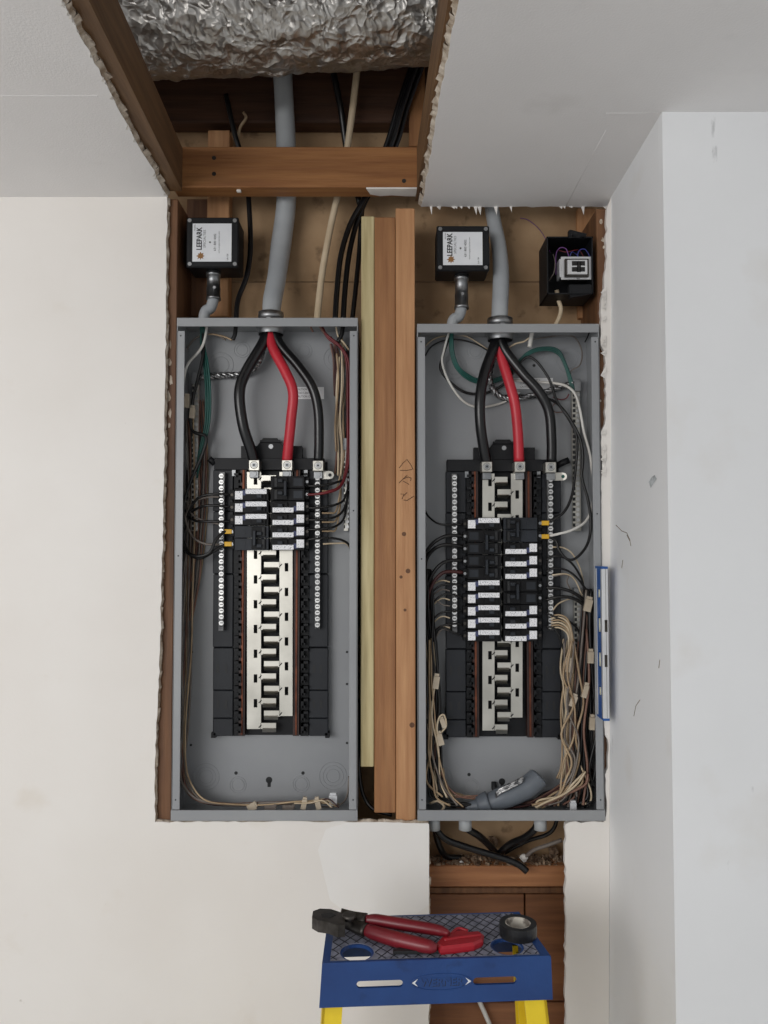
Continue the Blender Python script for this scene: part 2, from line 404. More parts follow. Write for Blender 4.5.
for k in range(38):                                            # shreds of paper along the cuts
    if k < 20:
        t = R.random(); i = int(t * (len(cl) - 1)); p = cl[i].lerp(cl[i + 1], R.random())
        d = Vector((R.uniform(-.006, .003), R.uniform(-.004, .004), -R.uniform(.001, .006)))
        mb.add([p, p + Vector((.002, -.008, 0)), p + d, p + d * .6 + Vector((.002, .004, 0))], [(0, 1, 2), (0, 2, 3)])
    else:
        x = R.choice([R.uniform(428, 500), R.uniform(425, 606)]); p = W(x, 206.5, YB - .002); h = R.choice([2, 3, 4, 6, 9]) ; w = R.uniform(2, 5)
        mb.add([p, W(x + w, 206.5, YB - .002), W(x + w * .8, 206 + h, YB - .004), W(x + w * .4, 206 + h * .5, YB - .001)], [(0, 1, 2), (0, 2, 3)])
mb.build('torn_paper', 'paper', ce)
a, b = Cz(-20, 96, ZC), Cz(98, 97, ZC)
MB().box(-2.2, b.x, a.y - .001, a.y + .001, ZC - .0004, ZC).build('board_joint', 'ceiling_paint', ce)
MB().tube([Cz(566, 206, ZC), Cz(590, 160, ZC), Cz(606, 130, ZC)], .0004, 6).build('taped_ridge', 'ceiling_paint', ce)
MB().tube([Cz(606, 113, ZC), Cz(640, 113, ZC), Cz(664, 112, ZC)], .0004, 6).build('taped_ridge', 'ceiling_paint', ce)

# what lies behind: sheathing, rim, added blackout
YS = .152
sh = MB().box(-.75, .6, YS, YS + .012, 0, Z(282, YS) - .001)
shb = struct(sh.build('wall_sheathing', 'kraft_board'), 'tan fibreboard sheathing at the back of the wall cavity', 'sheathing')
MB().box(-.75, .6, YS, YS + .012, Z(282, YS) + .001, ZC + .36).build('board', 'kraft_board', shb)
struct(MB().box(-2.2, 2.2, -2.8, .3, ZC + .48, ZC + .5).build('ceiling_blackout', 'blackout'), 'added dark wooden subfloor above the ceiling hole', 'blackout')  # board added above the duct to block the world light
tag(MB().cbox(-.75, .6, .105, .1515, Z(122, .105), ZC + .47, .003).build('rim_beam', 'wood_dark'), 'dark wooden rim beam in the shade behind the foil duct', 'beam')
low = thing('wall_back', 'reddish brown plank sheathing in the opening behind stepladder', 'sheathing', (X(497, .125), .135, 0)); low['kind'] = 'structure'
for (x0, y0, x1, y1) in ((427, 894, 524.5, 1001), (526, 894, 570, 1001), (427, 1003, 570, 1110), (427, 1112, 570, 1230), (427, 1232, 570, 1360)):
    MB().pbox(x0, y0, x1, y1, .125, .145, .0015).build('plank', 'wood_plank', low)

# ------------------------------------------------------------------ framing
def stud(name, label, px0, py0, px1, py1, Yf, Yb, m, cat='stud', c=.0015):
    return tag(MB().pbox(px0, py0, px1, py1, Yf, Yb, c).build(name, m), label, cat)
ZL = 1180
sl = stud('wall_stud', 'dark brown stud left of the left panel, along cut drywall edge', 153, 199, 172.5, ZL, DW + .0003, .151, 'wood_red')
stud('rear_stud', 'short orange stud behind the left black square box', 207, 130, 229, 316.5, .112, .151, 'wood_orange')
stud('backing_board', 'dark reddish board between left stud and rear stud', 186, 199, 207.5, 316.5, .132, .151, 'wood_red', 'board')
stud('treated_strip', 'pale yellow treated strip beside the right edge of left panel', 361, 216, 374, 767, DW, .05, 'wood_yellow', 'strip')
stud('wall_stud', 'shorter brown stud between yellow strip and pencil-marked stud', 374.4, 217, 395.5, 813, DW + .001, .1, 'wood_brown')
ms = stud('wall_stud', 'orange stud with pencil marks beside the right panel', 396, 208, 415.6, ZL, DW + .0005, .1, 'wood_orange')
Yp = DW - .0002
mb = MB()
for st in ([(399, 468), (403, 463), (407, 459.5), (411, 465), (413, 469.5)], [(400, 470.3), (406, 470.5), (412, 469.5)], [(399, 483), (403, 479), (407, 475.5)],
           [(403, 479), (408, 477), (411, 478), (410.5, 481)], [(403, 481), (409, 484.5)], [(400.5, 494), (404, 494), (402, 499)], [(403.5, 496), (407, 492.5)], [(403.5, 500), (407, 500.5), (414, 496)]):
    mb.tube(wpts([(a, b, Yp) for a, b in st]), .00055, 5)
mb.build('pencil_mark', 'pencil', ms)
for (kx, ky, kr) in ((404, 534, 2.2), (408, 571, 2.4), (401, 577, 1.6), (412, 725, 2.6), (405, 610, 1.5)):
    MB().disc(W(kx, ky, DW + .0006), M(kr), .0004).build('knot', 'wood_red', ms)
sr = stud('wall_stud', 'dark brown paint-splashed stud at the right edge of right panel', 602.1, 208.5, 621, ZL, DW + .0003, .151, 'wood_red')
R = random.Random(21)
for (x, y, r) in ((601, 221, 2.6), (603, 240, 2.2), (604, 247, 1.6), (600.5, 401, 1.2)):
    pts = [(W(x + math.cos(a) * r * R.uniform(.5, 1), y + math.sin(a) * r * R.uniform(.6, 1.5), DW)) for a in [i * .7 for i in range(9)]]
    MB().prism([[(p.x, p.z) for p in pts]], DW - .0002, DW + .0004, xz).build('paint_splash', 'gypsum', sr)
for (x, y, r) in ((170, 345, 2.6), (169, 362, 3.5), (171, 380, 3), (168, 398, 4), (170, 413, 3), (169, 425, 2)):
    pts = [(W(x + math.cos(a) * r * R.uniform(.4, .8), y + math.sin(a) * r * R.uniform(.8, 2.0), DW)) for a in [i * .7 for i in range(9)]]
    MB().prism([[(p.x, p.z) for p in pts]], DW - .0002, DW + .0004, xz).build('paint_splash', 'gypsum', sl)
stud('rear_stud', 'narrow light brown stud behind the transformer box', 578, 208, 596, 318, .135, .1515, 'wood_orange')
stud('rear_stud', 'orange upright block end above the header at right', 409, 60, 425, 146, .093, .1045, 'wood_brown')
hd = stud('header', 'orange-brown wooden header board spanning the top of the opening', 172, 146.5, 423.5, 187, .003, .05, 'wood_header', 'beam', .002)
for (x, y) in ((214, 158), (214, 174), (404, 181)):
    MB().disc(W(x, y, .0034), M(2.2), .0008, 10).build('nail_head', 'tool_steel', hd)
mb = MB(); zb = Z(187, .003)
pts = [(366, 0), (420, 0), (421, .036), (405, .034), (392, .03), (380, .034), (370, .026)]
mb.prism([[(X(a, .02), .004 + b) for a, b in pts]], zb - .0035, zb - .0002, xy).build('drywall_scrap', 'paper', hd)
mb = MB(); mb.cbox(X(237, .02) - .006, X(237, .02) + .003, .012, .02, zb - .005, zb - .0002, .001).build('drywall_scrap', 'paper', hd)

def joist(name, label, a, b, w, side, h=.089):
    """joist along the hole edge, from (x,y) a to b; w = width to `side`"""
    n = Vector((w * side, 0)); a = Vector(a); b = Vector(b); z0 = ZC + DW + .0005
    p = [a, b, b + n, a + n]
    mb = MB().prism([[tuple(q) for q in p]], z0, z0 + h, xy)
    return tag(mb.build(name, 'wood_joist'), label, 'joist')
a0, b0 = Vector(le[0]), Vector(le[-1])
joist('ceiling_joist', 'brown ceiling joist along the left edge of the hole', (a0.x - .008, .002), (b0.x - .008, YH), .036, 1)
a1, b1 = Vector(rE[0]), Vector(rE[-1])
joist('ceiling_joist', 'brown ceiling joist along the right edge of the hole', (ext(cr[0], cr[-1], .05).x - .012, .05), (b1.x - .012, YH), .036, 1)

# foil duct
mb = MB(); n1, n2 = 300, 150
p0 = Vector((-.74, -.10, ZC + .31)); p1 = Vector((.52, -.10, ZC + .375)); Rd = .135
vs = []; fs = []
for i in range(n1 + 1):
    t = i / n1; c = p0.lerp(p1, t)
    for j in range(n2):
        a = 2 * math.pi * j / n2; d = Vector((0, math.cos(a), math.sin(a)))
        q = c + d * Rd
        qq = q + noise.noise_vector(q * 14) * .012
        h = noise.noise(q * 6) * .007 + (abs(noise.noise(qq * 15)) - .25) * .008 + (abs(noise.noise(qq * 33 + Vector((3, 1, 2)))) - .25) * .006 - abs(noise.noise(qq * 70)) * .003
        vs.append(c + d * (Rd - .012 + h))
for i in range(n1):
    for j in range(n2): a = i * n2 + j; b = i * n2 + (j + 1) % n2; fs.append((a, b, b + n2, a + n2))
mb.add(vs, fs, True)
tag(mb.build('air_duct', 'foil'), 'crumpled silver foil duct crossing the ceiling hole', 'duct')

# wood block and rubble under the right panel
blk = stud('fire_block', 'orange-brown wood block with rubble on top below right panel', 428, 866, 567, 887, .07, .122, 'wood_block', 'block', .002)
stud('fire_block', 'dark lower wood ledge just under the rubble-covered block', 428, 887.5, 567, 893.5, .085, .124, 'wood_red', 'block')
R = random.Random(31); mb = MB(); zt = Z(866, .07)
for k in range(420):
    x = R.uniform(X(432, .09), X(562, .09)); y = R.uniform(.073, .118); s_ = R.choice([.0008, .001, .0015, .002, .0025, .0035]) * R.uniform(.7, 1.3)
    if R.random() < .12: s_ *= 1.8
    rot = Matrix.Rotation(R.uniform(0, 3), 3, Vector((R.random(), R.random(), R.random() + .1)).normalized())
    mb.box(x - s_, x + s_, y - s_ * .7, y + s_ * .7, zt, zt + s_ * 1.1, rot)
o = tag(mb.build('rubble', 'rubble'), 'crumbs of plaster rubble lying on the wood block', 'rubble', None, 'stuff')

# ------------------------------------------------------------------ load centers
ORD = ['top', 'second', 'third', 'fourth', 'fifth', 'sixth', 'seventh', 'eighth', 'ninth']
YBK = .093
def panel(side, xL, xR, yT, yB, cx, dy, kx):
    g = 'open load centers'
    lab = {'left': 'grey steel breaker panel, partly filled, left of the studs', 'right': 'grey steel breaker panel packed with wires, beside the blue level'}[side]
    pm = (yT + yB) / 2
    x0, x1 = X(xL, 0, pm), X(xR, 0, pm); z0, z1 = Z(yB, 0), Z(yT, 0)
    P = thing('load_center', lab, 'breaker panel', ((x0 + x1) / 2, .045, z0), g)
    t = .0016; F0 = -.003
    mb = MB()
    mb.box(x0, x1, YBK, YBK + t, z0, z1)
    mb.box(x0, x0 + t, F0, YBK, z0, z1); mb.box(x1 - t, x1, F0, YBK, z0, z1)
    mb.box(x0, x1, F0, YBK, z1 - t, z1); mb.box(x0, x1, F0, YBK, z0, z0 + t)
    enc = mb.build('enclosure', 'steel_paint', P)
    fl = M(8, 0)
    for (a, b) in ((x0, x0 + fl), (x1 - fl, x1)):
        f_ = MB().cbox(a, b, F0, F0 + .0022, z0 + M(10.5, 0), z1 - M(13, 0), .0006).build('side_flange', 'steel_paint', P)
        for zz in (z1 - M(18, 0), z0 + M(20, 0), (z0 + z1) / 2 + (.02 if a == x0 else .11)):
            MB().disc(((a + b) / 2, F0 - .0001, zz), .0016, .0002, 10).build('screw_hole', 'steel_dark', f_)
    MB().cbox(x0, x1, F0 - .001, F0 + .0022, z1 - M(8.5, 0), z1 + .0005, .0006).build('top_flange', 'steel_paint', P)
    MB().cbox(x0 - .001, x1 + .001, F0 - .001, F0 + .0022, z0 - .0005, z0 + M(10, 0), .0006).build('bottom_flange', 'steel_paint', P)
    # pressed knockouts and holes in the back
    yb = YBK - .0003
    def ko(px, py, *rs):
        mb = MB()
        for r in rs: mb.ring(W(px, py + dy, yb), M(r, yb), .0007, .0007)
        mb.build('knockout', 'steel_paint', enc)
    ko(cx - 65, 777, 13, 9.5, 6.5); ko(cx - 33, 785, 8, 6); ko(cx + 30, 784, 8, 6); ko(cx + 62, 776, 13.5, 10, 6.5)
    ko(cx - 50, 365, 12.5, 8); ko(cx - 29, 350, 8, 5.5); ko(cx + 33, 351, 8, 5.5); ko(cx + 65, 359, 12.5, 8)
    for (px, py, r) in ((cx - 35, 773, 1.7), (cx + 32, 773, 1.7), (cx + 76, 652, 1.2), (cx + 76, 684, 1.2), (cx + 76, 743, 1.2), (cx - 79, 652, 1.2), (cx - 80, 745, 1.2), (cx + 30, 364, 1.6), (cx - 21, 366, 1.4)):
        MB().disc(W(px, py + dy, yb), M(r, yb), .0004, 10).build('mounting_hole', 'steel_dark', enc)
    kh = MB().disc(W(cx - 2, 780 + dy, yb), M(3.2, yb), .0004, 14).pbox(cx - 3.5, 780 + dy, cx - .3, 787 + dy, yb - .0004, yb)
    kh.build('keyhole', 'steel_dark', enc)
    # hub on top
    hx = {'left': 271, 'right': 500}[side]; hc = W(hx, yT, .05)
    mb = MB()
    mb.cyl((hc.x, .05, z1 + .0005), (hc.x, .05, z1 + .009), .031, 20); mb.cyl((hc.x, .05, z1 + .009), (hc.x, .05, z1 + .026), .0265, 20)
    for k in range(8):
        a = k * math.pi / 4; mb.box(hc.x + .031 * math.cos(a) - .004, hc.x + .031 * math.cos(a) + .004, .05 + .031 * math.sin(a) - .004, .05 + .031 * math.sin(a) + .004, z1 + .0005, z1 + .008)
    hb = mb.build('cable_hub', 'zinc', P)
    vs = MB(); vs.tube([(hc.x, .05, z1 - .002), (hc.x, .05, z1 - .008), (hc.x, .05, z1 - .009), (hc.x, .05, z1 - .02)], [.031, .031, .026, .026], 20, False)
    vs.build('hub_bushing', 'zinc', hb)
    # interior assembly
    def px(a): return cx + a
    Yw = .070
    base = MB().pbox(px(-57), 462 + dy, px(56), 735 + dy, .084, YBK - .0005, .001)
    base = base.build('interior_base', 'black_plastic', P)
    for s_ in (-1, 1):
        a, b = (px(-58), px(-38)) if s_ < 0 else (px(38), px(57))
        for (y0, y1) in ((470, 511), (511.6, 573.5), (574.5, 647), (648, 690), (690.6, 718), (718.6, 736)):
            w_ = MB().pbox(a, y0 + dy, b, y1 + dy, Yw, .086, .0012).build('base_section', 'black_tray', base)
            if y0 in (648, 690.6) or y0 == 574.5:
                for (qx, qy) in ((a + 5, (y0 + y1) / 2), (b - 7, (y0 + y1) / 2)):
                    if y0 != 574.5: MB().pbox(qx - 1.3, qy + dy - 4, qx + 1.3, qy + dy + 4, Yw - .0004, Yw).build('slot', 'steel_dark', w_)
        # hook row the breakers clip on to
        mb = MB(); hx0, hx1 = (px(-38), px(-30)) if s_ < 0 else (px(30), px(38))
        mb.pbox(hx0, 470 + dy, hx1, 736 + dy, .074, .086)
        o_ = 1 if s_ < 0 else -1
        for k in range(21):
            y = 473 + 12.55 * k + dy; ci = hx1 if s_ < 0 else hx0
            mb.pbox(min(ci, ci - 7 * o_), y, max(ci, ci - 7 * o_), y + 2.4, .058, .075)
            mb.pbox(min(ci, ci - 2.6 * o_), y, max(ci, ci - 2.6 * o_), y + 9, .058, .075)
            mb.pbox(min(ci - 4 * o_, ci - 1 * o_), y + 6.8, max(ci - 4 * o_, ci - 1 * o_), y + 9, .058, .075)
        mb.build('hook_rail', 'black_plastic', base)
    # bracket over the top
    MB().pbox(px(-57), 458 + dy, px(53), 470 + dy, .066, .088, .001).build('top_bracket', 'black_plastic', base)
    loops = [[(px(-30), 446), (px(-14), 446), (px(-8), 438), (px(6), 438), (px(12), 446), (px(31), 446), (px(31), 460), (px(-30), 460)]]
    loops = [[(lambda q: (q.x, q.z))(W(a, b + dy, .07)) for a, b in l] for l in loops]
    tp = MB().prism(loops, .07, .09, xz).build('mounting_tab', 'black_plastic', base)
    MB().disc(W(px(0), 446.5 + dy, .0699), M(2.4), .002, 12).build('screw', 'zinc', tp)
    MB().pbox(px(-11), 440 + dy, px(9), 442 + dy, .062, .07).build('tab_rib', 'black_plastic', tp)
    s_ = -1 if side == 'left' else 1
    q0, q1 = (px(-56), px(-62)) if s_ < 0 else (px(53), px(65))
    MB().tube([W(q0, 464 + dy, .072), W((q0 + q1) / 2, 461 + dy, .07), W(q1, 458.5 + dy, .068)], M(3.3), 8).build('latch_arm', 'black_plastic', base)
    for q in (px(-58), px(56)): MB().pbox(q - 2, 733 + dy, q + 2.5, 738 + dy, .07, .09).build('foot', 'black_plastic', base)
    # copper-edged rails
    for q in (px(-28.5), px(25.5)):
        MB().pbox(q - 3, 470 + dy, q + 3, 736 + dy, .064, .084).build('insulator_rail', 'rail_brown', base)
        MB().pbox(q - .9, 470 + dy, q + .9, 735 + dy, .061, .066).build('copper_rail', 'copper', base)
    # bus bars
    Yu = .058
    L0, L1, R0, R1 = kx
    def slots(xc, first):
        h = []; y = first
        while y < 712: h.append((xc - 1.8, y - 4.2, xc + 1.8, y + 4.2)); y += 24.75
        return h
    def busplate(a, b, yb_, sl_):
        l = [[(a, 472), (b, 472), (b, yb_), (a, yb_)]] + [[(h[0], h[1]), (h[2], h[1]), (h[2], h[3]), (h[0], h[3])] for h in sl_]
        l = [[(lambda q: (q.x, q.z))(W(u, v + dy, Yu)) for u, v in k] for k in l]
        return MB().prism(l, Yu, Yu + .003, xz).build('bus_bar', 'bus_tin', P)
    bl = busplate(px(L0), px(L1), 729, slots(px((L0 + L1) / 2 + 1.5), 480.5)); br = busplate(px(R0), px(R1), 716, slots(px((R0 + R1) / 2 + .5), 493))
    y = 477.0; k = 0
    while y < 734:
        par = bl if k % 2 == 0 else br
        a, b = (px(L1 - .5), px(R0 - 3.5)) if k % 2 == 0 else (px(L1 + 3), px(R0 + .5))
        mb = MB().pbox(a, y + dy - 1.6, b, y + 4.4 + dy, Yu, Yu + .003)            # tongue
        u0, u1 = (px(L1 + 1.5), b) if k % 2 == 0 else (a, px(R0 - 1.5))                  # bent-down blade
        q4 = [W(u0, y + 4.2 + dy, Yu - .0015), W(u1, y + 4.2 + dy, Yu - .0015), W(u1, y + 7.6 + dy, Yu + .009), W(u0, y + 7.6 + dy, Yu + .009)]
        mb.add(q4 + [v + Vector((0, .002, .002)) for v in q4], [(0, 1, 2, 3), (4, 7, 6, 5), (0, 4, 5, 1), (1, 5, 6, 2), (2, 6, 7, 3), (3, 7, 4, 0)])
        st = mb.build('bus_stab', 'bus_tin', par)
        e = a - .5 if k % 2 == 0 else b + .5
        c = W(e, y + 1.5 + dy, Yu - .0003)
        MB().tube([W(e - 1.3, y + 3 + dy, Yu - .0005), W(e, y + 1.8 + dy, Yu - .0009), W(e + 1.3, y + .2 + dy, Yu - .0005)], .0011, 5).build('rivet', 'steel_dark', st)
        y += 12.38; k += 1
    # neutral bars
    for q, y0, y1 in ((px(-49.5), 472, 631), (px(46.5), 474, 629)):
        nb = MB().pbox(q - 2.7, y0 + dy, q + 2.7, y1 + dy, .054, .071, .0008).build('neutral_bar', 'bar_dark', P)
        mb = MB(); mh = MB(); yy = y0 + 4
        while yy < y1 - 2:
            mb.disc(W(q, yy + dy, .0538), M(2.5, .05), .003, 8); mh.pbox(q - 1.9, yy + 2.5 + dy, q + 1.2, yy + 3.9 + dy, .0536, .0545)
            mh.pbox(q - 1.5, yy + dy - .4, q + 1.5, yy + dy + .4, .0505, .051); yy += 6.12
        s1 = mb.build('terminal_screws', 'bar_tin', nb); s1['kind'] = 'stuff'
        s2 = mh.build('terminal_slots', 'steel_dark', nb); s2['kind'] = 'stuff'
    # lugs
    for q, yq, big in ((px(-17), 465, 1), (px(16), 465, 1), (px(47), 465.5, 0)):
        lg = MB().pbox(q - 5.3, yq - 5 + dy, q + 5.3, yq + 5.5 + dy, .036, .066, .001).build('lug', 'bus_tin', P)
        c = W(q, yq + dy, .0358)
        MB().ring(c, M(3.6), .0008, .0006, 18).disc(c, M(2.6), .001, 12).build('lug_screw', 'zinc', lg)
        MB().disc(c + Vector((0, -.001, 0)), M(1.1), .0003, 6).build('hex_socket', 'steel_dark', lg)
        MB().pbox(q - 4.5, yq + 6 + dy, q + 4.5, yq + 13 + dy, .05, .064, .001).disc(W(q, yq + 9 + dy, .05), M(2.6), .002, 10).build('lug_base', 'zinc', lg)
    q = px(59)
    MB().pbox(px(50), 471 + dy, q, 479 + dy, .058, .062).cyl(W(q, 475 + dy, .062), W(q, 475 + dy, .058), M(4), 14).build('bonding_tab', 'bus_tin', P)
    MB().disc(W(q, 475 + dy, .0578), M(1.8), .0006, 10).build('bonding_screw', 'green_wire' if side == 'right' else 'steel_dark', P)
    for q in (px(-37), px(35)): MB().pbox(q - 2, 470 + dy, q + 1.5, 476 + dy, .06, .07).build('bracket_tip', 'zinc', P)
    return P
PL = panel('left', 174.5, 357.5, 318.5, 820, 271, 0, (-24, -10, 8.5, 21.5))
PR = panel('right', 417.5, 601.5, 324.5, 820, 504, 1.5, (-21.5, -9.5, 7, 18.5))

def sticker(P, x0, y0, x1, y1):
    s = MB().pbox(x0, y0, x1, y1, YBK - .0008, YBK - .0002).build('rating_sticker', 'label_white', P)
    for yy in (.2, .5, .8):
        text('LOAD CENTER 225A' if yy == .5 else 'CAUTION 120/240 V', M((y1 - y0) * .26), W((x0 + x1) / 2 - 3, y0 + (y1 - y0) * yy, YBK - .001), FACE, 'ink_gray', s, sx=.8)
sticker(PL, 296, 387, 324, 399)
sticker(PR, 513, 378, 553, 389)

# ------------------------------------------------------------------ circuit breakers
def breaker(pside, cx, col, y0, poles, idx, kind, dy):
    """col -1 left / +1 right column; kind: label | plain | gray"""
    h = 12.45 * poles; y1 = y0 + h
    YF = .034
    where = ORD[idx]
    kd = {'label': 'single black breaker with white stickers', 'plain': 'double black breaker with tied handles', 'gray': 'double charcoal breaker with yellow tags'}[kind]
    B = thing('circuit_breaker', '%s, %s in %s column of %s panel' % (kd, where, 'left' if col < 0 else 'right', pside), 'circuit breaker',
              W(cx + col * 20, y1 + dy, .055), '%s panel breakers' % pside)
    def bx(u0, v0, u1, v1, Yf, Yb, c=0):
        """u: pixels from column centre axis outwards to the panel's side 0..35; v: 0..h; turned by 180 deg for the right column"""
        if col < 0: return (cx - 2.5 - u1, y0 + dy + v0, cx - 2.5 - u0, y0 + dy + v1, Yf, Yb, c)
        return (cx - .5 + u0, y1 + dy - v1, cx - .5 + u1, y1 + dy - v0, Yf, Yb, c)
    for p in range(poles):
        o = 12.45 * p
        body = MB().pbox(*bx(0, o + .25, 34, o + 12.2, YF, .0572, .0008)).build('body', 'gray_breaker' if kind == 'gray' else 'black_breaker', B)
        MB().pbox(*bx(3, o + 1.2, 17, o + 11, YF - .004, YF + .001, .0006)).build('handle_housing', 'black_breaker', body)
        MB().pbox(*bx(7, o + 6, 12, o + 9.5, YF - .011, YF - .003, .0008)).build('handle', 'gray_breaker', body)
        MB().pbox(*bx(34, o + 1.5, 38.5, o + 11, .044, .0572, .0006)).build('terminal_housing', 'black_breaker', body)
        q = bx(36, o + 6, 37, o + 7, 0, 0); MB().disc(W((q[0] + q[2]) / 2, (q[1] + q[3]) / 2, .0438), M(1.5), .0008, 10).build('terminal_screw', 'tool_steel' if kind == 'label' else 'zinc', body)
        if kind == 'label':
            MB().pbox(*bx(2, o + .8, 23, o + 5.6, YF - .0046, YF)).build('rating_label', 'sticker_print', body)
            MB().pbox(*bx(26, o + 2.8, 33.5, o + 11, YF - .0006, YF)).build('square_label', 'sticker_print', body)
            MB().pbox(*bx(23, o + 2.0, 27, o + 7, YF - .0004, YF)).build('blue_mark', 'sticker_blue', body)
        else:
            MB().pbox(*bx(23, o + 2.5, 32, o + 10, YF - .0005, YF)).build('embossed_mark', 'gray_breaker', body)
            MB().pbox(*bx(4, o + 1.5, 6.5, o + 10.5, YF - .0052, YF)).build('window', 'steel_dark', body)
    if poles == 2:
        MB().pbox(*bx(13.2, 5, 15.8, h - 5, YF - .013, YF - .003, .0006)).build('handle_tie', 'gray_breaker', B)
    return B
seq = [('label', 1)] * 3 + [('gray', 2)]
y = 488.3
for i, (k, n) in enumerate(seq): breaker('left', 271, -1, y, n, i, k, 0); y += 12.45 * n
y = 475.8
for i, (k, n) in enumerate([('plain', 2)] + [('label', 1)] * 4): breaker('left', 271, 1, y, n, i, k, 0); y += 12.45 * n
y = 515.8
for i, (k, n) in enumerate([('label', 1), ('plain', 2), ('plain', 2)] + [('label', 1)] * 5): breaker('right', 504, -1, y, n, i, k, 1.5); y += 12.45 * n
y = 515.8
for i, (k, n) in enumerate([('gray', 2)] + [('label', 1)] * 3 + [('plain', 2)] + [('label', 1)] * 3): breaker('right', 504, 1, y, n, i, k, 1.5); y += 12.45 * n

# ------------------------------------------------------------------ ground bars
def ground_bar(label, q, y0, y1, Y, w=3.2):
    T = thing('ground_bar', label, 'ground bar', W(q, y1, Y), 'ground bars')
    MB().pbox(q - w, y0, q + w, y1, Y, Y + .011, .0006).build('bar', 'bus_tin', T)
    MB().pbox(q - w - .5, y0 - 2, q + w + .5, y0 + 10, Y - .006, Y + .013, .0006).build('bonding_lug', 'zinc', T)
    mb = MB(); mh = MB(); yy = y0 + 14
    while yy < y1 - 2:
        mb.disc(W(q + 1.2, yy, Y - .0002), M(1.9, Y), .003, 8); mh.pbox(q - w + .3, yy - 1.6, q - 1, yy + 1.6, Y - .0004, Y + .001); yy += 5.2
    mb.build('terminal_screws', 'bar_tin', T)['kind'] = 'stuff'; mh.build('terminal_holes', 'steel_dark', T)['kind'] = 'stuff'
    for yy in (y0 + 3, y1 - 4): MB().pbox(q - 2, yy - 3, q + 2, yy + 3, Y + .011, YBK).build('stand_off', 'zinc', T)
ground_bar('screw-lined ground bar at the left side of the left panel', 195, 374, 531, .07, 3.4)
ground_bar('short ground bar at the right side of left panel below red wires', 346, 440, 531, .074, 2.4)
ground_bar('long bright ground bar at the upper right inside right panel', 576.5, 381, 531, .07, 4)
ground_bar('ground bar half hidden by wires at lower right of right panel', 578, 590, 664, .07, 3.6)

# ------------------------------------------------------------------ heavy service conductors
def cable(name, label, pts, r, m, grp=None, n=14): return wire(name, label, pts, r, m, grp, 'cable', n)
cable('service_cable', 'thick black cable feeding the left lug of left panel', [(268, 331, .05), (262, 345, .046), (246, 372, .036), (239.5, 393, .03), (243, 425, .034), (251, 450, .044), (254, 461, .05)], M(5.6), 'black_cable')
cable('service_cable', 'thick red cable feeding the middle lug of left panel', [(270, 331, .05), (273, 348, .042), (285, 371, .03), (293, 392, .026), (291, 420, .032), (288.5, 445, .042), (287, 461, .05)], M(5.2), 'red_cable')
cable('service_cable', 'thick black cable feeding the right lug of left panel', [(274, 331, .05), (281, 346, .046), (298, 366, .04), (312, 387, .036), (318, 410, .038), (319, 440, .044), (318.5, 461, .05)], M(5.0), 'black_cable')
cable('service_cable', 'thick black cable feeding the left lug of right panel', [(497, 338, .05), (492, 352, .044), (484, 375, .034), (480, 400, .03), (480.5, 425, .034), (484, 450, .044), (486.5, 462, .05)], M(5.4), 'black_cable')
cable('service_cable', 'thick red cable feeding the middle lug of right panel', [(497, 338, .055), (501, 356, .05), (509, 382, .042), (515, 405, .04), (518, 435, .044), (519, 462, .05)], M(5.2), 'red_cable')
cable('service_cable', 'thick black cable feeding the right lug of right panel', [(500, 338, .05), (506, 352, .046), (523, 374, .04), (539, 392, .036), (549, 412, .038), (551.5, 440, .044), (551.5, 462, .05)], M(5.2), 'black_cable')
def braid(label, pts, r):
    P = spline(wpts(pts), 10); T = MB(); k = 3
    for j in range(k):
        q = []
        for i, p in enumerate(P):
            t = (P[min(i + 1, len(P) - 1)] - P[max(i - 1, 0)]).normalized(); u = t.cross(Vector((0, 1, 0))).normalized(); w = t.cross(u)
            a = i * .75 + j * 2 * math.pi / k; q.append(p + (u * math.cos(a) + w * math.sin(a)) * r * .5)
        T.tube(q, r * .62, 6)
    return tag(T.build('ground_braid', 'braid'), label, 'cable')
braid('twisted bare metal ground strand behind black cable in left panel', [(266, 336, .068), (262, 352, .072), (256, 366, .076), (244, 374, .08), (222, 375.5, .082), (200, 377, .076)], M(3.4))
braid('twisted bare metal ground strand behind red cable in right panel', [(499, 344, .07), (494, 358, .074), (489.5, 376, .078), (494, 391, .08), (508, 399, .082), (535, 395, .082), (560, 387, .08), (574, 382.5, .066)], M(3.0))

# gray service jackets above the panels
cable('service_conduit', 'fat grey cable jacket rising from the left panel hub', [(271, 316, .05), (272.5, 300, .062), (276, 276, .085), (280, 245, .1), (285, 205, .088), (286.5, 160, .078), (284, 100, .07), (282, 60, .06), (280, 10, .05)], [.0245] * 1 or .0245, 'gray_pvc') if False else None
def tapercable(name, label, pts, m, n=16, flat=1.0):
    P = spline(wpts([p[:3] for p in pts])); rs = []
    for i in range(len(pts) - 1):
        for k in range(6): rs.append(pts[i][3] + (pts[i + 1][3] - pts[i][3]) * k / 6)
    rs.append(pts[-1][3])
    return tag(MB().tube(P, rs, n, True, flat).build(name, m), label, 'cable')
tapercable('service_cable_jacket', 'fat grey cable jacket rising from the left panel hub', [(271, 316, .05, M(9)), (272.5, 300, .062, M(10)), (277, 276, .085, M(10)), (281, 245, .11, M(11)), (286, 205, .105, M(10.5)), (286.5, 160, .078, M(10.5)), (284, 100, .07, M(10)), (282, 60, .06, M(10)), (281, 20, .06, M(10))], 'gray_pvc')
tapercable('service_cable_jacket', 'fat grey cable jacket rising from the right panel hub', [(499.5, 322, .05, M(8.5)), (500, 305, .056, M(8.5)), (501, 275, .07, M(8.5)), (499, 248, .09, M(8)), (494, 222, .1, M(7.5)), (491, 200, .1, M(7.5)), (490, 175, .1, M(7.5))], 'gray_pvc')

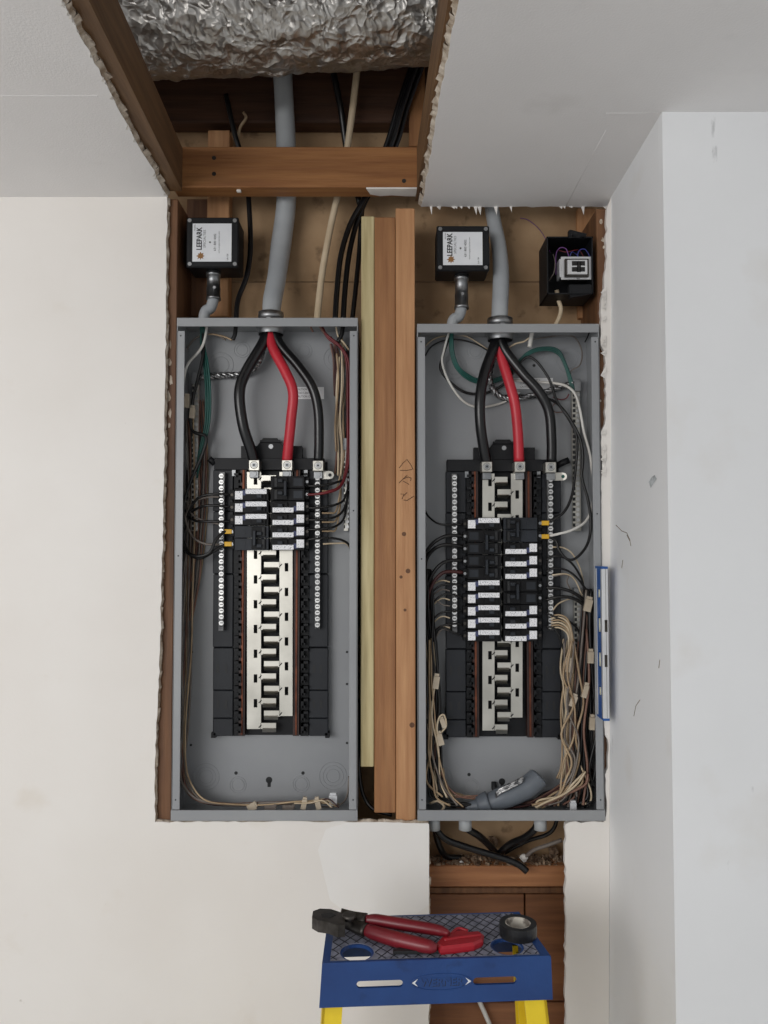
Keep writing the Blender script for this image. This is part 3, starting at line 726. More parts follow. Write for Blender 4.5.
# house cables above the panels
cable('house_cable', 'cream sheathed cable entering the left panel top right of the hub', [(317, 322, .05), (319, 300, .07), (323, 268, .09), (331, 225, .1), (340, 185, .095), (347, 150, .08), (353, 105, .06), (358, 60, .05), (362, 10, .05)], M(3.6), 'beige_cable')
cable('house_cable', 'thin black cable dropping behind left square box', [(236, 322, .05), (238, 300, .07), (247, 275, .08), (250.5, 245, .085), (249, 205, .085), (246, 170, .085), (235, 135, .08), (226, 95, .08)], M(2.7), 'black_cable')
cable('house_cable', 'leftmost of the three black cables at left panel top corner', [(335, 322, .045), (337, 290, .06), (341, 255, .07), (350, 225, .075), (362, 203, .075), (380, 170, .075), (393, 140, .07), (402, 108, .065), (420, 55, .06)], M(2.9), 'black_cable')
cable('house_cable', 'middle of the three black cables at left panel top corner', [(343, 322, .055), (345, 290, .07), (349, 255, .085), (356, 225, .09), (366, 200, .09), (384, 170, .09), (398, 140, .085), (407, 108, .08), (424, 60, .07)], M(2.9), 'black_cable')
cable('house_cable', 'rightmost of the three black cables at left panel top corner', [(352, 322, .055), (355, 295, .08), (359, 255, .1), (361, 225, .1), (364, 200, .1), (376, 170, .095), (388, 140, .085), (398, 106, .075), (415, 55, .07)], M(2.6), 'black_cable')
cable('house_cable', 'black cable left of the cream cable above the header', [(360, 205, .11), (352, 170, .1), (346, 145, .09), (341, 110, .075), (335, 80, .065), (330, 55, .06)], M(3.3), 'black_cable')
cable('house_cable', 'thin dark cable with tan cut end in the dark above header', [(237, 145, .1), (240, 128, .095), (246, 118, .09), (243, 112, .085)], M(1.6), 'tan_wire')
cable('house_cable', 'black cable hanging in the gap below the yellow strip', [(358.5, 700, .08), (359, 760, .07), (362, 790, .06), (372, 808, .05), (392, 815, .045)], M(2.0), 'black_cable')

# ------------------------------------------------------------------ surge protectors
def crest(P, c, s):
    R = random.Random(5); pts = []
    for k in range(16):
        a = k * math.pi / 8; r = s * (1 if k % 2 == 0 else .58) * R.uniform(.85, 1.1); pts.append((c.x + r * math.cos(a), c.z + r * math.sin(a)))
    MB().prism([pts], c.y - .0002, c.y, xz).build('crest', 'ink_brown', P)
def surge(which, x0, y0, x1, y1, ex):
    T = thing('surge_protector', 'black square box with white nameplate above the %s panel' % which, 'surge protector', W((x0 + x1) / 2, y1, .06), 'surge protector boxes')
    Yf, Yb = .022, .1
    MB().pbox(x0, y0, x1, y1, Yf + .008, Yb, .003).build('body', 'black_plastic', T)
    MB().pbox(x0 - .3, y0 - .3, x1 + .3, y1 + .3, Yf, Yf + .0085, .002).build('lid', 'black_plastic', T)
    pl = MB().pbox(x0 + 6, y0 + 6, x1 - 6.5, y1 - 5.5, Yf - .0008, Yf + .001).build('nameplate', 'plate_white', T)
    for a in (x0 + 3.2, x1 - 3.2):
        for b in (y0 + 3, y1 - 3): MB().disc(W(a, b, Yf), M(2), .0012, 12).build('screw', 'zinc', T)
    Yt = Yf - .001; yc = (y0 + y1) / 2
    text('LEEPARK', M(7.4), W(x0 + 13, yc - 3.5, Yt), SIDE, 'ink', pl, bold=.0004, sx=.8)
    text('SPECIALTIES', M(3.4), W(x0 + 18.2, yc - 3.5, Yt), SIDE, 'ink_gray', pl)
    crest(pl, W(x0 + 14, y1 - 11, Yt), M(4.2))
    text('631 800 4002', M(3.2), W(x0 + 28.5, yc, Yt), SIDE, 'ink', pl)
    text('www.surgeprotection.com', M(2.1), W(x0 + 32.5, yc, Yt), SIDE, 'ink_gray', pl)
    text('MODEL', M(2), W(x0 + 8.5, y0 + 10, Yt), SIDE, 'ink_gray', pl)
    text('LA-120', M(2.2), W(x1 - 10.5, y1 - 10, Yt), SIDE, 'ink', pl)
    MB().ring(W(x1 - 12.5, y0 + 11.5, Yt + .0005), M(3), .0003, .0002, 16).build('round_mark', 'ink_gray', pl)
    MB().disc(W(x0 + 23.5, yc, Yt + .0005), M(1), .0003, 8).build('indicator', 'ink', pl)
    MB().pbox(x1 + .1, yc - 5, x1 + .5, yc + 16, Yf + .02, Yf + .05).build('side_label', 'ink_gray', T)
    cxp = ex[0]; Yc = .06
    MB().cyl(W(cxp, y1 - 1, Yc) , W(cxp, y1 + 7, Yc), M(7.2, .06), 16).build('locknut', 'black_plastic', T)
    co = MB(); a = W(cxp, y1 + 6, Yc); b = W(cxp, ex[1], Yc)
    co.tube([a, a.lerp(b, .12), a.lerp(b, .13), a.lerp(b, .55), a.lerp(b, .56), a.lerp(b, .9), a.lerp(b, .91), b], [M(7.6), M(7.6), M(6.8), M(6.8), M(7.2), M(7), M(7.6), M(7.6)], 18)
    cn = co.build('conduit_connector', 'zinc', T)
    MB().disc(W(cxp + 1, (y1 + ex[1]) / 2 + 4, Yc - M(6.6)), M(1.6), .002, 8).build('set_screw', 'zinc', cn)
    pts = [W(cxp, ex[1] - 4, Yc), W(cxp - .5, ex[1] + 1, Yc), W(cxp - 3, ex[1] + 8, Yc - .002), W(ex[2] + 2, ex[3] - 6, Yc - .004), W(ex[2], ex[3], Yc - .005), W(ex[2], ex[3] + 8, Yc - .005)]
    MB().tube(spline(pts, 5), M(5.6), 16).build('offset_nipple', 'gray_pvc', T)
    return T
surge('left', 186.5, 217.5, 238, 267, (213.5, 300, 204, 317))
surge('right', 437, 226, 489, 270.5, (461.5, 309, 452, 325))

# ------------------------------------------------------------------ transformer box
T = thing('electrical_box', 'open black plastic electrical box holding a transformer', 'electrical box', W(570, 294, .04))
x0, x1, y0, y1 = 547, 593, 236.5, 294; t_ = 1.2; Yf, Yb = -.002, .08
mb = MB()
mb.pbox(x0, y0, x0 + t_, y1, Yf, Yb); mb.pbox(x1 - t_, y0, x1, y1, Yf, Yb); mb.pbox(x0, y0, x1, y0 + t_, Yf, Yb); mb.pbox(x0, y1 - t_, x1, y1, Yf, Yb)
a = (X(x0, Yf, 265), X(x1, Yf, 265), Yb - .003, Yb, Z(y1, Yf), Z(y0, Yf)); mb.box(*a)
mb.build('box_shell', 'black_plastic', T)
rz = Matrix.Rotation(math.radians(14), 3, 'Y')
mb = MB(); c = W(578, 234, Yf); mb.box(c.x - .017, c.x + .017, Yf, Yf + .016, c.z - .005, c.z + .005, rz); mb.build('mounting_ear', 'black_plastic', T)
mb = MB(); c = W(580, 294, Yf); mb.box(c.x - .02, c.x + .02, Yf, Yf + .016, c.z - .004, c.z + .004, Matrix.Rotation(math.radians(-9), 3, 'Y')); mb.build('mounting_ear', 'black_plastic', T)
MB().pbox(569, 284, 592, 294, Yf - .004, Yf + .01, .002).build('ear_bracket', 'black_plastic', T)
MB().pbox(569, 230, 572, 238, Yf - .002, Yf + .01).build('ear_bracket', 'black_plastic', T)
Tr = thing('doorbell_transformer', 'small silver transformer mounted in the black box', 'transformer', W(576, 279, .01))
mp = MB().pbox(561, 256.5, 592, 279.5, .004, .0065, .0006).build('mounting_plate', 'level_silver', Tr)
MB().pbox(559.5, 259, 561, 277, .004, .03).build('side_lip', 'level_silver', Tr)
core = MB().pbox(565, 258.5, 589, 276.5, -.003, .03, .0008).build('iron_core', 'tool_steel', Tr)
MB().pbox(567.5, 259.5, 587.5, 274, -.009, -.002, .0008).build('coil_cover', 'level_silver', Tr)
for (a, b, c, d) in ((572, 261, 578, 265.5), (580, 261, 585, 265.5), (572, 267, 578, 271.5), (580, 267, 585, 271.5), (577, 261, 581, 272)):
    MB().pbox(a, b, c, d, -.0096, -.0085).build('print_block', 'ink', Tr)
MB().disc(W(578, 278.5, .004), M(1.6), .002, 10).build('screw', 'zinc', Tr)
def tw(label, pts, m, r=.0009): wire('transformer_wire', label, pts, r, m, 'transformer leads', 'wire', 6)
tw('purple lead looping at upper left inside the black transformer box', [(556, 275, .03), (556, 255, .02), (560, 248, .012), (566, 249, .01), (569, 257, .012)], 'purple_wire')
tw('blue lead looping at upper right inside the black transformer box', [(577, 258, .01), (579, 251, .008), (584, 249, .008), (588, 253, .01), (590, 258, .012)], 'blue_wire')
tw('red lead arching over the silver transformer', [(558, 250, .02), (566, 252, .014), (576, 250, .012), (580, 251, .02), (584, 257, .02)], 'red_wire')
tw('short blue lead beside the red lead over the transformer', [(570, 256, .014), (572, 252, .012), (576, 254, .02), (579, 257, .02)], 'blue_wire')
tw('grey lead hanging at left inside the black transformer box', [(553, 254, .03), (555, 262, .025), (554, 272, .02), (549, 281, .03)], 'gray_wire', .0012)
tw('purple lead running up from the transformer box along the fibreboard', [(550, 252, .06), (545, 238, .1), (538, 228, .14), (528, 220, .148), (520, 218, .149)], 'purple_wire', .0008)
cable('house_cable', 'short white cable from transformer box down to the right panel', [(556.5, 290, .04), (558.5, 300, .045), (561, 309, .05), (559, 318, .05), (555, 326, .05)], M(2.2), 'beige_cable')

# ------------------------------------------------------------------ thin wires
def w_(label, pts, m, r=1.15, grp=None, name='wire'): return wire(name, label, pts, M(r), m, grp, 'wire', 6)
CL = []
def bundle(name, label, grp, guide, n, mats, r, seed, jit=.5):
    """n strands lying loosely along a guide (px, py, Y, spread px)"""
    R = random.Random(seed)
    for k in range(n):
        a0, a1 = 0, len(guide)
        if len(guide) > 5 and R.random() < .35: a0 = R.randint(0, 1)
        if len(guide) > 5 and R.random() < .35: a1 -= R.randint(0, 1)
        rad = M(R.uniform(.8, 1.15) * r); best = None
        for attempt in range(24):
            off = (R.uniform(-1, 1), R.uniform(-1, 1)); pts = []; g = 1 + attempt * .012
            for (x, y, Y, s) in guide[a0:a1]:
                pts.append((x + (off[0] + R.uniform(-jit, jit)) * s * g, y + R.uniform(-2, 2) * min(1, s / 3), min(.0895, max(.012, Y + off[1] * .014 * g + R.uniform(-.004, .004)))))
            c = clash(pts, rad)
            if best is None or c < best[0]: best = (c, pts)
            if c == 0: break
        pts = best[1]; CL.append(best[0])
        m = mats[k % len(mats)]
        o = wire(name, label % m.split('_')[0], pts, rad, m, grp, 'wire', 6)
# --- left panel, left gutter
for k in range(3):
    w_('%s of three dark green wires dropping from left panel top' % ('leftmost', 'middle', 'rightmost')[k], [(201 + k * 1.4, 321, .055), (201 + k * 1.6, 345, .06), (204 + k * 2, 365, .06 - k * .004), (206 + k * 2.2, 395, .055), (205 + k * 2, 425, .06), (199 + k * 1.5, 452, .066), (197, 466 + k * 6, .068)], 'green_wire', 1.2, 'green ground wires in left panel')
w_('white wire curling from top nipple to left gutter of left panel', [(207.5, 321, .05), (205, 338, .045), (200, 350, .045), (188, 364, .055), (184, 380, .06), (184, 410, .07), (186, 440, .075), (188, 470, .08)], 'white_wire', 1.5)
w_('thin grey wire arching at top left corner of left panel', [(226, 340, .06), (214, 334, .06), (200, 336, .065), (190, 344, .07), (185, 358, .075), (184, 390, .08), (183, 440, .08)], 'gray_wire', 1.0)
w_('short tan wire from black cable end to top left of left panel', [(232, 340, .05), (222, 336, .056), (208, 334, .062), (200, 337, .07)], 'tan_wire', .9)
w_('long black wire crossing the ground bar of left panel', [(203, 330, .06), (203, 355, .052), (198, 378, .05), (192, 405, .045), (192, 430, .05), (206, 437, .045), (202, 455, .045), (192, 478, .045), (185, 500, .05), (181.5, 530, .05), (184, 548, .045), (195, 556, .035), (209, 553, .03), (216, 540, .034), (224, 532, .042), (228, 531, .046)], 'black_wire', 1.75)
w_('black wire to the lower yellow tag at left of left panel', [(183, 470, .075), (183, 510, .068), (182, 535, .055), (188, 552, .045), (200, 558, .04), (214, 551, .038), (224, 545, .044), (229, 543.5, .046)], 'black_wire', 1.75)
for i, (pts) in enumerate(([(232, 495.5, .05), (222, 494, .04), (210, 494.5, .04), (198, 498, .045), (190, 510, .055), (185, 524, .065)],
                           [(232, 507.5, .05), (222, 506, .04), (208, 505.5, .04), (198, 508, .048), (190, 514, .058), (184, 530, .07)],
                           [(232, 521.5, .05), (220, 521.5, .04), (206, 521.5, .042), (196, 521, .05), (188, 516, .06), (183, 505, .072)])):
    w_('black wire to the %s breaker of left column, left panel' % ORD[i], pts, 'black_wire', 1.3)
w_('light grey wire bowing under the ground bar to the left neutral bar', [(184, 512, .06), (188, 528, .055), (195, 539, .05), (206, 544, .048), (219, 544.5, .05)], 'gray_wire', 1.2)
w_('grey wire to the left neutral bar level with the third breaker', [(186, 500, .06), (192, 514, .055), (202, 520, .05), (212, 522.5, .05), (219, 524, .05)], 'gray_wire', 1.0)
w_('grey wire arching from left gutter to left panel top breakers', [(184, 520, .06), (189, 508, .055), (197, 500, .05), (210, 497, .05), (219, 497, .05)], 'gray_wire', .9)
gl = 'bundle down the left gutter of left panel'
bundle('gutter_wire', 'thin %s wire in the long bundle down left panel\'s left side', gl,
       [(189, 420, .075, 3.5), (190, 470, .078, 5), (190, 530, .076, 6), (188, 590, .074, 4.5), (186, 650, .074, 4), (184, 720, .072, 3.5), (183.5, 765, .066, 3), (188, 788, .055, 3), (203, 801, .05, 2), (230, 804.5, .05, 1.8), (262, 804, .05, 2), (300, 802, .05, 2), (325, 802, .05, 2.5)],
       11, ['brown_wire', 'gray_wire', 'tan_wire', 'brown_wire', 'gray_wire', 'maroon_wire'], .95, 41)
bundle('gutter_wire', 'short %s wire behind the ground bar of left panel', 'wires behind the left ground bar',
       [(202, 400, .084, 3), (203, 450, .085, 4), (202, 500, .086, 4), (199, 545, .085, 4), (195, 580, .084, 4), (190, 620, .082, 3)], 7, ['brown_wire', 'gray_wire', 'brown_wire', 'tan_wire'], .95, 42)
bundle('gutter_wire', '%s wire pressed against the left side wall of left panel', 'wires against the left wall of left panel',
       [(184, 395, .07, 2), (183, 450, .07, 2), (183, 520, .066, 2), (182, 600, .066, 2), (181, 680, .066, 1.6), (181, 740, .066, 1.5)], 4, ['black_wire', 'brown_wire', 'gray_wire', 'maroon_wire'], 1.1, 43)
def connector(label, px, py, w, h, Y, ang=0, m='connector'):
    T = thing('wire_connector', label, 'wire connector', W(px, py + h / 2, Y), 'push-in wire connectors')
    c = W(px, py, Y); hw, hh = M(w / 2, Y), M(h / 2, Y); Rm = Matrix.Rotation(math.radians(ang), 3, 'Y')
    MB().box(c.x - hw, c.x + hw, Y - .004, Y + .004, c.z - hh, c.z + hh * .62, Rm).build('housing', m, T)
    up = Rm @ Vector((0, 0, hh)); n = MB(); n.box(c.x - hw * .78, c.x + hw * .78, Y - .0032, Y + .0032, c.z - hh * .16, c.z + hh * .2, Rm)
    n.v = [v + up * .82 for v in n.v]; n.build('collar', m, T)
def yellow_tag(label, px, py, s):
    T = thing('wire_tag', label, 'wire tag', W(px, py + 3, .045), 'yellow wire tags')
    MB().pbox(px - 3.8, py - 2.3, px + 3.8, py + 2.3, .041, .047, .0008).build('sleeve', 'yellow_tag', T)
    MB().pbox(px + 3.8 * s - 1, py - 1.4, px + 3.8 * s + 1, py + 1.4, .042, .046).build('tip', 'zinc', T)
yellow_tag('upper yellow wire tag at the left panel charcoal breaker', 228, 531.5, 1)
yellow_tag('lower yellow wire tag at the left panel charcoal breaker', 228, 544, 1)
yellow_tag('upper yellow wire tag at the right panel charcoal breaker', 545.5, 523, -1)
yellow_tag('lower yellow wire tag at the right panel charcoal breaker', 545.5, 536.5, -1)
connector('beige wire connector nearest the left flange of left panel', 187, 401, 5.5, 14, .05, 2)
connector('beige wire connector in front of the left ground bar', 192.5, 412, 5, 13, .045, 4)
for (lab, px, py, w, h, a) in (('white tape tangle leftmost on the bottom of left panel', 252, 806, 7, 10, 60), ('grey connector lying second from left on left panel bottom', 270, 806, 5, 13, 88),
                            ('grey connector lying in the middle of left panel bottom', 288, 806, 5, 13, 92), ('cream connector upright at left panel bottom, left of pair', 304, 803, 5, 12, 12), ('cream connector upright at left panel bottom, right of pair', 318, 803, 5, 12, -14)):
    connector(lab, px, py, w, h, .03, a, 'gray_wire' if 'grey' in lab else 'connector')
connector('shiny white connector at lower right corner of left panel', 333, 799, 8, 12, .05, 0, 'plate_white')
bundle('cut_wire', 'cut %s wire end in the lower right corner of left panel', 'wire ends at left panel bottom', [(296, 803, .045, 2), (312, 802, .04, 2.5), (326, 801, .04, 3), (336, 806, .04, 3)], 5, ['cream_wire', 'tan_wire', 'maroon_wire'], .9, 44)
w_('thin grey wire curving up at the lower right of left panel', [(320, 807, .05), (338, 806, .055), (347, 796, .07), (349, 776, .08)], 'gray_wire', .9)
# --- left panel, right gutter
for k in range(2):
    w_('%s red wire running down the right side of left panel' % ('right-hand', 'left-hand')[k], [(318 + k * 3, 324, .055), (328, 336 + k * 2, .05), (340, 346 + k, .05), (348.5 - k * 2, 362, .055), (350 - k * 2.5, 400, .065), (349.5 - k * 2, 450, .066), (346 - k, 474, .06), (339, 488 - k, .05), (325, 493 - k * .6, .04), (312, 494.5, .042), (303, 494.5 - k, .05)], 'red_wire', 1.3, 'red wire pair in left panel')
bundle('gutter_wire', '%s wire in the pale bundle down left panel\'s right side', 'pale bundle in right gutter of left panel',
       [(336, 336, .06, 5), (341, 355, .062, 4), (341, 385, .07, 4), (339.5, 420, .074, 3.5), (340, 450, .074, 3.5), (339, 475, .072, 3)], 8, ['tan_wire', 'cream_wire', 'cream_wire', 'tan_wire', 'brown_wire'], 1.05, 45)
bundle('gutter_wire', 'short %s wire hanging left of the pale bundle in left panel', 'short brown wires in left panel', [(333, 342, .065, 2.5), (334.5, 360, .07, 2), (335, 380, .075, 1.6), (336.5, 396, .08, 1.4)], 4, ['brown_wire', 'maroon_wire'], 1.0, 46)
bundle('gutter_wire', '%s wire along the right wall of left panel', 'dark wires on right wall of left panel', [(348, 345, .06, 3), (348, 400, .075, 2), (346.5, 450, .078, 2), (347, 490, .075, 2)], 5, ['black_wire', 'maroon_wire', 'black_wire'], 1.1, 47)
for i, (ya, yb, xe) in enumerate(((485, 478, 348), (507, 498, 349), (519, 505, 349), (528.5, 514, 347))):
    w_('black wire to the %s breaker of right column, left panel' % ORD[i], [(302, ya, .052), (312, ya + 1, .042), (325, ya, .042), (336, ya - 2.5, .05), (344, (ya + yb) / 2 - 3, .06), (xe, yb - 14, .07)], 'black_wire', 1.25)
for i, (ya, yb) in enumerate(((491, 480), (513, 496), (522, 508), (531, 512))):
    w_('tan wire landing on right neutral bar of left panel, %s' % ORD[i], [(322, ya, .052), (330, ya, .056), (336, ya - 2, .062), (340, yb - 4, .068), (341, yb - 20, .072)], 'tan_wire', .95)
w_('black wire leaving right of left panel under the last breaker', [(302, 541, .052), (312, 539, .044), (326, 538, .044), (340, 539.5, .05), (349, 545, .06), (351, 556, .066)], 'black_wire', 1.2)
w_('pale wire beside the lowest black wire at right of left panel', [(323, 544, .052), (335, 543.4, .056), (346, 543.6, .06), (350.5, 549, .068)], 'cream_wire', .9)
w_('thin brown wire curling under the cream cable in left panel', [(313, 332, .055), (311, 326, .05), (317, 322, .05), (322, 330, .05), (330, 340, .055)], 'brown_wire', 1.1)
w_('white wire end curling at the top right corner of left panel', [(336, 326, .045), (338, 336, .05), (344, 343, .05), (349, 350, .06)], 'cream_wire', 1.0)
w_('black cable sheath end at the top right corner of left panel', [(343, 322, .05), (342, 333, .05), (338, 342, .05)], 'black_wire', 2.4)
w_('black cable sheath end at the top left of left panel', [(236, 322, .05), (235, 334, .05), (232.5, 340, .05)], 'black_wire', 2.4)

# --- right panel, upper part
for k in range(3):
    w_('%s of three dark green wires sweeping behind right panel\'s cables' % ('lowest', 'middle', 'uppermost')[k], [(450.5 + k, 331, .06), (450.5 + k * 1.3, 350, .06), (455 + k * 1.6, 366, .064), (466 + k, 378 - k * 1.6, .074), (480, 383 - k * 1.6, .08), (498, 381 - k * 1.4, .082), (512, 371 - k * 1.6, .078), (528, 355 - k * 1.4, .07), (545, 350 - k * 1.3, .066), (558, 354 - k * 2, .064), (565, 366 - k * 2, .064), (570 + k * 1.2, 383, .064), (572 + k, 392, .066)], 'green_wire', 1.15, 'green ground wires in right panel')
w_('white wire hanging in a loop at upper left of right panel', [(448.5, 333, .06), (444, 350, .058), (442, 362, .058), (448, 380, .06), (460, 398, .066), (472, 406, .072), (485, 407, .08), (504, 402, .084), (520, 392, .084)], 'white_wire', 1.25)
w_('black wire hanging in a loop at upper left of right panel', [(449, 338, .062), (442, 358, .062), (441, 370, .062), (450, 382, .064), (464, 392, .07), (478, 394, .08), (492, 391, .084), (505, 383, .08), (515, 370, .072), (526, 357.5, .066), (536, 361, .06), (548, 377, .056), (553, 390, .058), (557.5, 402, .06), (571, 423, .058), (577, 440, .056), (575.5, 470, .056), (572, 495, .05), (564, 512, .045), (550, 522, .046)], 'black_wire', 1.5)
w_('black wire dropping to a long loop at the right of right panel', [(505, 396, .084), (525, 396, .082), (545, 398, .074), (560, 406, .062), (574, 426, .054), (581, 442, .05), (583, 460, .05), (582, 478, .05), (588, 500, .048), (591, 525, .05), (587, 545, .045), (576, 558, .04), (567, 559, .04), (559, 550, .042), (556, 541, .046), (549, 537, .047)], 'black_wire', 1.5)
w_('white wire arching over the ground bar down the right of right panel', [(512, 380, .078), (535, 382, .07), (553, 383, .06), (566, 386, .056), (575, 394, .054), (580, 410, .054), (584, 432, .056), (590, 455, .06), (592.5, 480, .066), (592, 505, .066), (586, 521, .055), (572, 530, .048), (558, 534, .046), (549, 536, .047)], 'white_wire', 1.45)
w_('thin black wire arching along the left top of right panel', [(425, 356, .082), (432, 346, .08), (446, 340, .078), (462, 340, .078), (478, 345, .08), (490, 352, .082)], 'black_wire', .9)
w_('thin white wire arching along the left top of right panel', [(425, 346, .084), (434, 339, .082), (448, 335.5, .08), (465, 336, .08), (478, 343, .08), (488, 350, .082)], 'cream_wire', .75)
w_('thin cream wire from hub towards the white cable stub', [(505, 350, .07), (515, 344, .06), (524, 341.5, .055), (529, 338, .05)], 'cream_wire', .9)
w_('white cable sheath stub poking through right panel top', [(533.5, 326, .05), (531.5, 335, .05), (529.5, 347, .05)], 'white_wire', 2.3)
w_('thin black and white strand curling at top right of right panel', [(530, 340, .075), (545, 337.5, .08), (560, 335.5, .08), (574, 337, .08), (581, 348, .078), (582, 358, .076), (579, 366, .072), (572, 370, .07), (570, 376, .068)], 'gray_wire', .7)
w_('thin red strand near the ground bar top in right panel', [(569, 394, .075), (566, 398.5, .08), (560, 399.5, .086), (553, 397, .088)], 'red_wire', .6)
w_('thin brown strand curling under the sticker in right panel', [(556, 402, .088), (552.5, 407, .088), (555, 412, .088), (563, 412, .088)], 'brown_wire', .5)
w_('thin black strand in the upper right corner of right panel', [(590, 330, .04), (588, 336, .055), (585, 342, .07)], 'black_wire', .7)
# --- right panel, left gutter
RL = [[(463, 524, .052), (450, 525, .046), (438, 523.5, .05), (429, 517, .065), (424.5, 510, .08)],
      [(463, 536, .05), (450, 535.5, .042), (439, 539, .042), (429, 548, .05), (424, 562, .06), (423, 600, .07)],
      [(463, 547, .05), (452, 545, .042), (441, 545.5, .042), (431, 552, .05), (425, 566, .06), (424, 610, .07)],
      [(463, 560.5, .05), (450, 560.5, .042), (440, 565, .04), (431, 577, .045), (426, 594, .055), (425, 640, .07)],
      [(463, 572.5, .05), (450, 571.5, .042), (441, 574, .04), (432, 585, .045), (428, 602, .055), (427, 650, .07)],
      [(463, 585, .052), (452, 584, .046), (440, 586, .048), (431, 594, .055), (427, 606, .065), (426, 660, .072)],
      [(463, 598, .052), (452, 594.5, .046), (442, 595, .048), (432, 604, .055), (428, 618, .065), (427, 670, .072)],
      [(463, 611, .052), (452, 611, .046), (441, 613, .048), (432, 621, .055), (429, 634, .065), (430, 690, .072)],
      [(463, 624, .052), (452, 624, .046), (442, 626, .048), (435, 632, .055), (431.5, 646, .065), (434, 690, .07)],
      [(463, 636, .052), (454, 633, .048), (444, 628, .05), (437, 632, .055), (434, 650, .06), (437, 680, .066)]]
for i, p in enumerate(RL):
    big = 1 <= i <= 4
    nm = ('top', 'second', 'third', 'fourth', 'fifth', 'sixth', 'seventh', 'eighth', 'ninth', 'lowest')[i]
    w_('%s %s wire curving to the left column of right panel, %s of ten' % ('thick' if big else 'thin', 'maroon' if i == 4 else 'black', nm), p, 'maroon_wire' if i == 4 else 'black_wire', 1.9 if big else 1.05)
for i, (ya, yb) in enumerate(((582, 590), (591, 602), (600, 612), (606, 596), (618, 630), (627, 640), (628, 648), (631, 655))):
    w_('pale wire from left gutter to the left neutral bar of right panel, %s' % ORD[i], [(450, ya, .053), (442, ya - 1.5, .056), (434, (ya + yb) / 2 - 2, .062), (428.5, yb + 2, .07), (426, yb + 22, .078)], 'gray_wire' if i % 2 else 'cream_wire', .75)
bundle('gutter_wire', '%s wire in the long bundle down right panel\'s left side', 'bundle down left gutter of right panel',
       [(428, 570, .066, 2.5), (428.5, 610, .062, 3.5), (431, 650, .06, 4.5), (433, 700, .056, 5.5), (433, 745, .054, 5.5), (434, 775, .054, 5.5), (437, 795, .05, 5), (452, 804, .05, 4), (475, 806, .05, 3)],
       20, ['black_wire', 'maroon_wire', 'black_wire', 'black_wire', 'brown_wire', 'black_wire'], 1.2, 51)
bundle('gutter_wire', 'loose %s wire hanging over the dark bundle in right panel', 'pale wires in left gutter of right panel',
       [(431, 640, .058, 3), (430, 680, .056, 4), (431, 715, .05, 5), (432, 750, .05, 5), (436, 780, .044, 6), (446, 797, .04, 6), (458, 806, .04, 6)], 6, ['tan_wire', 'cream_wire', 'gray_wire', 'tan_wire'], .95, 52, .8)
bundle('gutter_wire', '%s wire sweeping along the lower left floor of right panel', 'wires on the lower left floor of right panel',
       [(438, 770, .06, 4), (445, 788, .055, 4), (456, 796, .05, 3), (470, 798, .055, 3), (484, 796, .06, 3)], 6, ['tan_wire', 'cream_wire', 'brown_wire'], .95, 53)
for (lab, px, py, w, h, a) in (('beige connector nearest the black tray in right panel left gutter', 436, 681, 6, 15, 8), ('beige connector lying against left flange of right panel', 429.5, 710, 5, 17, 2),
                               ('beige connector half hidden just below, left gutter of right panel', 430, 728, 5, 14, -3), ('lowest beige connector in the left gutter of right panel', 440, 738, 6, 14, -16), ('small beige connector beside the lowest one in right panel', 443, 722, 4.5, 11, -20)):
    connector(lab, px, py, w, h, .04, a)
w_('tan wire curling round the connectors at left of right panel', [(441, 744, .04), (437, 730, .036), (439, 718, .034), (444, 715, .036), (446, 726, .04), (440, 734, .044), (433, 748, .05), (436, 778, .045), (446, 795, .04), (450, 806, .035)], 'cream_wire', 1.0)
w_('tan wire hooking up at the bottom left of right panel', [(430, 803, .04), (438, 801, .03), (444, 806, .03), (442, 810, .035)], 'cream_wire', 1.3)
# --- right panel, right gutter
RR = [[(546, 560, .05), (556, 556, .044), (568, 560, .045), (578, 572, .05), (584, 590, .055), (586, 640, .066)],
      [(546, 572, .05), (556, 568, .044), (570, 572, .045), (582, 584, .05), (589, 600, .055), (591, 650, .066)],
      [(546, 588, .05), (558, 588, .044), (572, 592, .044), (583, 600, .05), (588, 612, .058), (588, 660, .07)],
      [(546, 600, .05), (558, 597, .044), (572, 598, .044), (584, 606, .05), (590, 622, .058), (590, 670, .07)],
      [(546, 613, .052), (558, 618, .046), (570, 622, .05), (579, 632, .056), (583, 650, .066)],
      [(546, 626, .052), (556, 630, .046), (562, 645, .05), (566, 660, .056), (570, 690, .066)]]
for i, p in enumerate(RR): w_('black wire curving to the right column of right panel, %s of six' % ORD[i], p, 'black_wire', 1.7 if i in (2, 3) else 1.1)
for i, p in enumerate(([(552, 547, .052), (564, 548, .054), (574, 556, .056), (582, 575, .06), (585, 600, .066)], [(552, 575, .052), (566, 574, .054), (575, 580, .056), (583, 598, .06), (588, 610, .064)],
                       [(553, 610, .052), (558, 604, .056), (566, 600, .06), (574, 598, .066)], [(553, 576, .053), (568, 575, .056), (567, 582, .06), (572, 592, .066), (580, 604, .07)])):
    w_('thin pale wire to the right neutral bar of right panel, %s of four' % ORD[i], p, 'gray_wire' if i == 3 else 'cream_wire', .8)
for i in range(6):
    w_('cream wire arching from low on the right neutral bar, %s of six' % ORD[i], [(551, 616 + i * 2.4, .05), (560, 615 + i * 2.6, .046), (568, 620 + i * 3, .046), (572.5 - i * .8, 636 + i * 3, .05), (574 - i * 1.2, 660, .056), (572 - i, 690, .06)], ['tan_wire', 'cream_wire'][i % 2], .9)
